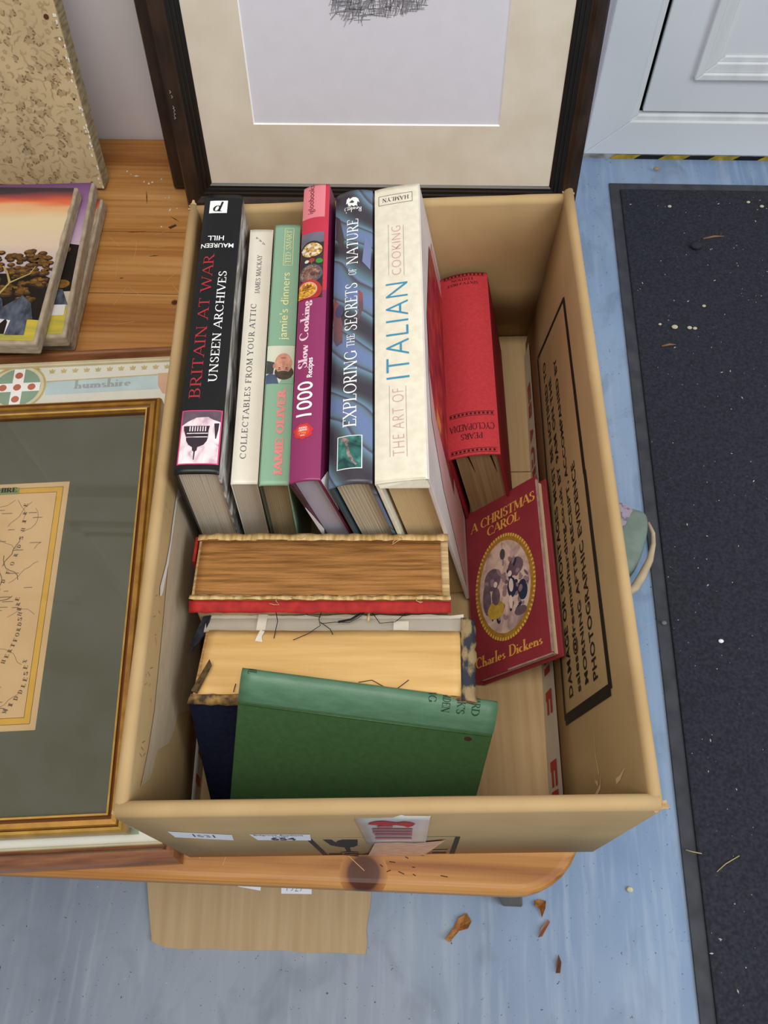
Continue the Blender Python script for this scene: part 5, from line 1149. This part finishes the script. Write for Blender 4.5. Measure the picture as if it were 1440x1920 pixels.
for q in range(40):
    x_ = random.uniform(x1 - .085, x1 - .026); y_ = random.uniform(y0 + .014, y1 - .02); l_ = random.uniform(.004, .010)
    a.line([(x_, y_), (x_ + l_ * .3, y_ + .0001), (x_ + l_, y_)], .0008, M('map_place_name', '8f7a60', .8, .1), 2)
a.build('map_sheet', mo)
mb = MB(); mb.poly([(.0135, .0135, .0118), (WG - .0135, .0135, .0118), (WG - .0135, HG - .0135, .0118), (.0135, HG - .0135, .0118)], GLASS); mb.build('glass', t, recalc=False)

# ------------------------------------------------------------------ things on the floor
SHT = M('plain_cardboard_sheet', 'b39a76', .85, .15, col2='a98f6b', scale=(110, 6, 20), bump=.05)
t = thing('cardboard_sheet', Matrix.Translation((0, 0, FZ + .0003)), 'torn piece of plain brown cardboard lying on the floor under the table edge', 'cardboard')
edge = [(-.1405, .09), (-.1393, .025), (-.1343, -.0017), (-.1255, -.0448), (-.118, -.0485), (-.108, -.0515), (-.09, -.0535), (-.05, -.0535), (-.02, -.0555), (.03, -.0560), (.06, -.0590), (.09, -.0590), (.1253, -.0615), (.1275, -.05), (.1262, -.035), (.131, -.01), (.1335, .02), (.136, .09)]
n = len(edge); mb = MB(); mb.add([(x_, y_, .0042) for x_, y_ in edge] + [(x_, y_, 0) for x_, y_ in edge], [tuple(range(n)), tuple(range(2 * n - 1, n - 1, -1))] + [(i, (i + 1) % n, n + (i + 1) % n, n + i) for i in range(n)], SHT); sh = mb.build('sheet', t)
for pp, wr in (([(.0245, .0050), (.0610, .0040), (.0604, .022), (.0239, .0235)], '1927'), ([(-.028, .0135), (-.0005, .0085), (.0005, .030), (-.028, .034)], None)):
    mb = MB(); mb.poly([(x_, y_, .0046) for x_, y_ in pp], WHITE_PAPER); lb = mb.build('paper_label', t, recalc=False)
    if wr: a = Art(lambda u, v, o: (u, v, .0046 + o), .0001); a.text(bf(wr, -.02), (.031, .0075), (.020, -.0006), (0, .0075), M('pencil_grey', '6d6d76', .7, .1)); a.build('pencil_writing', lb)

# cloth bag slumped by the table end
BAG = M('grey_green_canvas', '7f8c80', .9, .15, col2='748176', scale=(60, 60, 60), bump=.3, bscale=(700, 700, 700)); TRM = M('cream_piping', 'c2ad8e', .85, .15, var=.15); FLR = M('mauve_floral_cloth', 'a79aa6', .9, .1, col2='7d6f7c', scale=(120, 120, 120), lo=.42, hi=.5)
out = [(.44, .500), (.4699, .5095), (.497, .4996), (.5089, .4935), (.5212, .4915), (.525, .4772), (.5174, .4459), (.5059, .4219), (.4911, .3944), (.4614, .3871), (.43, .40)]
t = thing('cloth_bag', Matrix.Translation((0, 0, FZ)), 'grey-green cloth bag with cream piping on the floor between box and doormat', 'bag')
c = Vector((.475, .45)); n = len(out); mb = MB(); rings = []
for sc_, z in ((.94, .0), (1.02, .015), (1.0, .035), (.97, .048), (.85, .055), (.5, .058)): rings.append([(c.x + (x_ - c.x) * sc_, c.y + (y_ - c.y) * sc_, z) for x_, y_ in out])
V = [p for r_ in rings for p in r_]; F = [tuple(range(n))[::-1], tuple(range((len(rings) - 1) * n, len(rings) * n))]
for i in range(len(rings) - 1):
    for k in range(n): F.append((i * n + k, i * n + (k + 1) % n, (i + 1) * n + (k + 1) % n, (i + 1) * n + k))
mb.add(V, F, BAG, True); bd = mb.build('body', t); bd.modifiers.new('soft', 'SUBSURF').render_levels = 2
mb = MB(); mb.tube([(x_, y_, .045) for x_, y_ in [(.5225, .4731), (.5266, .4564), (.5245, .44), (.5160, .416), (.5020, .3924), (.490, .3755), (.475, .366)]], [.002, .003, .0034, .0048, .006, .006, .005], TRM, n=8); mb.build('piping', t)
mb = MB(); mb.poly([(.462, .503, .0592), (.489, .4965, .0585), (.500, .487, .0585), (.485, .462, .0605), (.462, .455, .061)], FLR); mb.build('floral_panel', t, solid=.001)

# litter: leaves, twigs, pebbles
LF = M('dry_leaf', 'a8713f', .8, .15, col2='80522f', scale=(200, 200, 200)); TW = M('dry_twig', '8a6a52', .9, .1); STN = M('pale_pebble', 'd8cfb2', .8, .2, col2='b3a88c', scale=(200, 200, 200)); DKS = M('dark_pebble', '2f3038', .7, .2)
def leaf(name, x_, y_, pts, label, mat=LF, z=.0):
    n = len(pts); mb = MB(); zz = [.002 + .003 * (i % 3) for i in range(n)]
    mb.add([(px, py, zz[i]) for i, (px, py) in enumerate(pts)] + [(sum(p[0] for p in pts) / n, sum(p[1] for p in pts) / n, .0012)], [(i, (i + 1) % n, n) for i in range(n)], mat)
    o = mb.build(name, None, solid=.0006); o.location = (x_, y_, FZ + z); tag(o, label, name.split('_')[1], 'dry leaves on the floor' if 'leaf' in name else 'dry petals on the floor'); return o
leaf('dry_leaf', .2353, -.0316, [(.010, .013), (.015, .004), (.010, -.004), (.0, -.006), (-.012, -.018), (-.017, -.015), (-.006, -.002), (.0, .008)], 'curled brown leaf on the blue floor in front of the table')
leaf('dry_leaf', .3328, -.0108, [(.0, .006), (.007, .004), (.005, -.004), (.001, -.014), (-.001, -.005), (-.007, -.001), (-.006, .005)], 'small ragged brown leaf on the floor by the rounded table corner')
leaf('dry_petal', .3345, -.0356, [(.006, .009), (.008, .006), (-.003, -.009), (-.007, -.010), (-.003, .0)], 'pinkish brown petal on the floor right of the table leg', M('pink_husk', 'b08068', .8, .15))
leaf('dry_petal', .3473, -.0737, [(.002, .010), (.004, .002), (.001, -.009), (-.003, -.009), (-.001, .002)], 'narrow brown petal on the floor near the bottom of the photo', M('brown_husk', '7d5a4a', .8, .15))
def twig(x0, y0, x1, y1, label):
    mb = MB(); dx, dy = x1 - x0, y1 - y0; mb.tube([(0, 0, .0012), (dx * .5, dy * .5 + .001, .0022), (dx, dy, .0012)], [.0014, .002, .0005], TW, n=6)
    o = mb.build('twig'); o.location = (x0, y0, FZ + .0068); tag(o, label, 'twig', 'twigs on the doormat')
twig(.7101, 1.0384, .7471, 1.0435, 'brown twig on the doormat near the door')
twig(.6026, .8086, .6262, .8113, 'short thick brown twig on the doormat below the white pebbles')
def straw(x0, y0, x1, y1, label):
    mb = MB(); dx, dy = x1 - x0, y1 - y0; mb.tube([(0, 0, .001), (dx * .4, dy * .5, .0014), (dx, dy, .001)], .0007, M('pale_straw', 'b7a27c', .9, .1), n=5)
    o = mb.build('straw'); o.location = (x0, y0, FZ + .007); tag(o, label, 'straw', 'straws on the doormat')
straw(.5463, .0226, .5766, .0403, 'long pale straw on the doormat beside the front right box corner')
straw(.5133, .0478, .532, .0433, 'short pale straw on the doormat edge, left of the long straw')
def pebble(x_, y_, r_, label, mat=STN, name='pebble'):
    mb = MB(); mb.grid(8, 6, lambda u, v: (r_ * 1.3 * math.cos(u * 6.2832) * math.sin(v * math.pi), r_ * math.sin(u * 6.2832) * math.sin(v * math.pi), r_ * .6 - r_ * .6 * math.cos(v * math.pi)), mat)
    o = mb.build(name, None, weld=True); o.location = (x_, y_, FZ + .0069 if x_ > .52 else FZ); tag(o, label, 'pebble', 'pebbles on the floor and doormat')
pebble(.6293, .8461, .0042, 'largest white pebble on the doormat')
pebble(.6533, .8444, .0032, 'white pebble just right of the largest one, touching another', name='pebble'); pebble(.6618, .8431, .0029, 'tan pebble touching a white one on the doormat')
pebble(.6643, 1.116, .0029, 'cream pebble near the far left corner of the doormat'); pebble(.8043, 1.1224, .0027, 'yellowish pebble at the far right of the doormat')
pebble(.8257, 1.1113, .003, 'grey-brown pebble at the right border of the photo on the doormat'); pebble(.6847, .8894, .0026, 'cream pebble between the twig and the white pebble pair')
pebble(.6069, .8533, .0022, 'small white pebble left of the largest one'); pebble(.6939, 1.019, .0085, 'dark round lump pressed into the doormat', DKS)
pebble(.5327, .3383, .003, 'grey stone on the doormat right of the cloth bag', M('grey_stone', '77777c', .8, .2)); pebble(.4413, .0049, .0034, 'tan stone on the blue floor right of the table corner')
pebble(.6049, .3111, .003, 'white crumb of stone in the middle of the doormat', WHITE); pebble(.655, 1.2099, .0042, 'tan stone on the blue floor below the door', M('tan_stone', 'a38c6c', .8, .2))

# crumbs and specks nobody could count
mb = MB(); SPK = M('pale_speck', 'c9c6bd', .8, .2, var=.2)
def speck(x_, y_, z, s_):
    an = random.uniform(0, 3.14); e = random.choice([1, 1, 1, 2.5]); cx, sx = math.cos(an) * s_ * e, math.sin(an) * s_ * e
    mb.add([(x_ - cx, y_ - sx, z), (x_ + sx / e, y_ - cx / e, z), (x_ + cx, y_ + sx, z), (x_ - sx / e, y_ + cx / e, z), (x_, y_, z + s_ * .9)], [(0, 1, 4), (1, 2, 4), (2, 3, 4), (3, 0, 4), (3, 2, 1, 0)], SPK)
for q in range(620):
    p = rmw(.5066 + random.uniform(.02, .45), random.uniform(-.25, 1.18), 0); speck(p.x, p.y, FZ + .0069, random.choice([.0004, .0005, .0006, .0008, .0011]) )
for q in range(60):
    p = rmw(random.uniform(-.25, .5), random.uniform(-.14, 1.25), 0); speck(p.x, p.y, FZ, random.choice([.0005, .0007, .001]))
o = mb.build('crumbs', None, recalc=False); tag(o, 'scattered pale crumbs and specks over the doormat and floor', 'crumbs', kind='stuff')
mb = MB()
for (x_, y_) in ((-.118, .742), (-.112, .739), (-.108, .741), (-.098, .746), (-.135, .755), (-.09, .715), (-.086, .716), (-.083, .696), (-.128, .752), (-.14, .76), (-.075, .698), (-.09, .67)): speck(x_, y_, .0002, random.choice([.0009, .0013, .0017]))
o = mb.build('paint_flakes', None, recalc=False); tag(o, 'white paint flakes on the pine tabletop beside the leaf-print panel', 'flakes', kind='stuff')
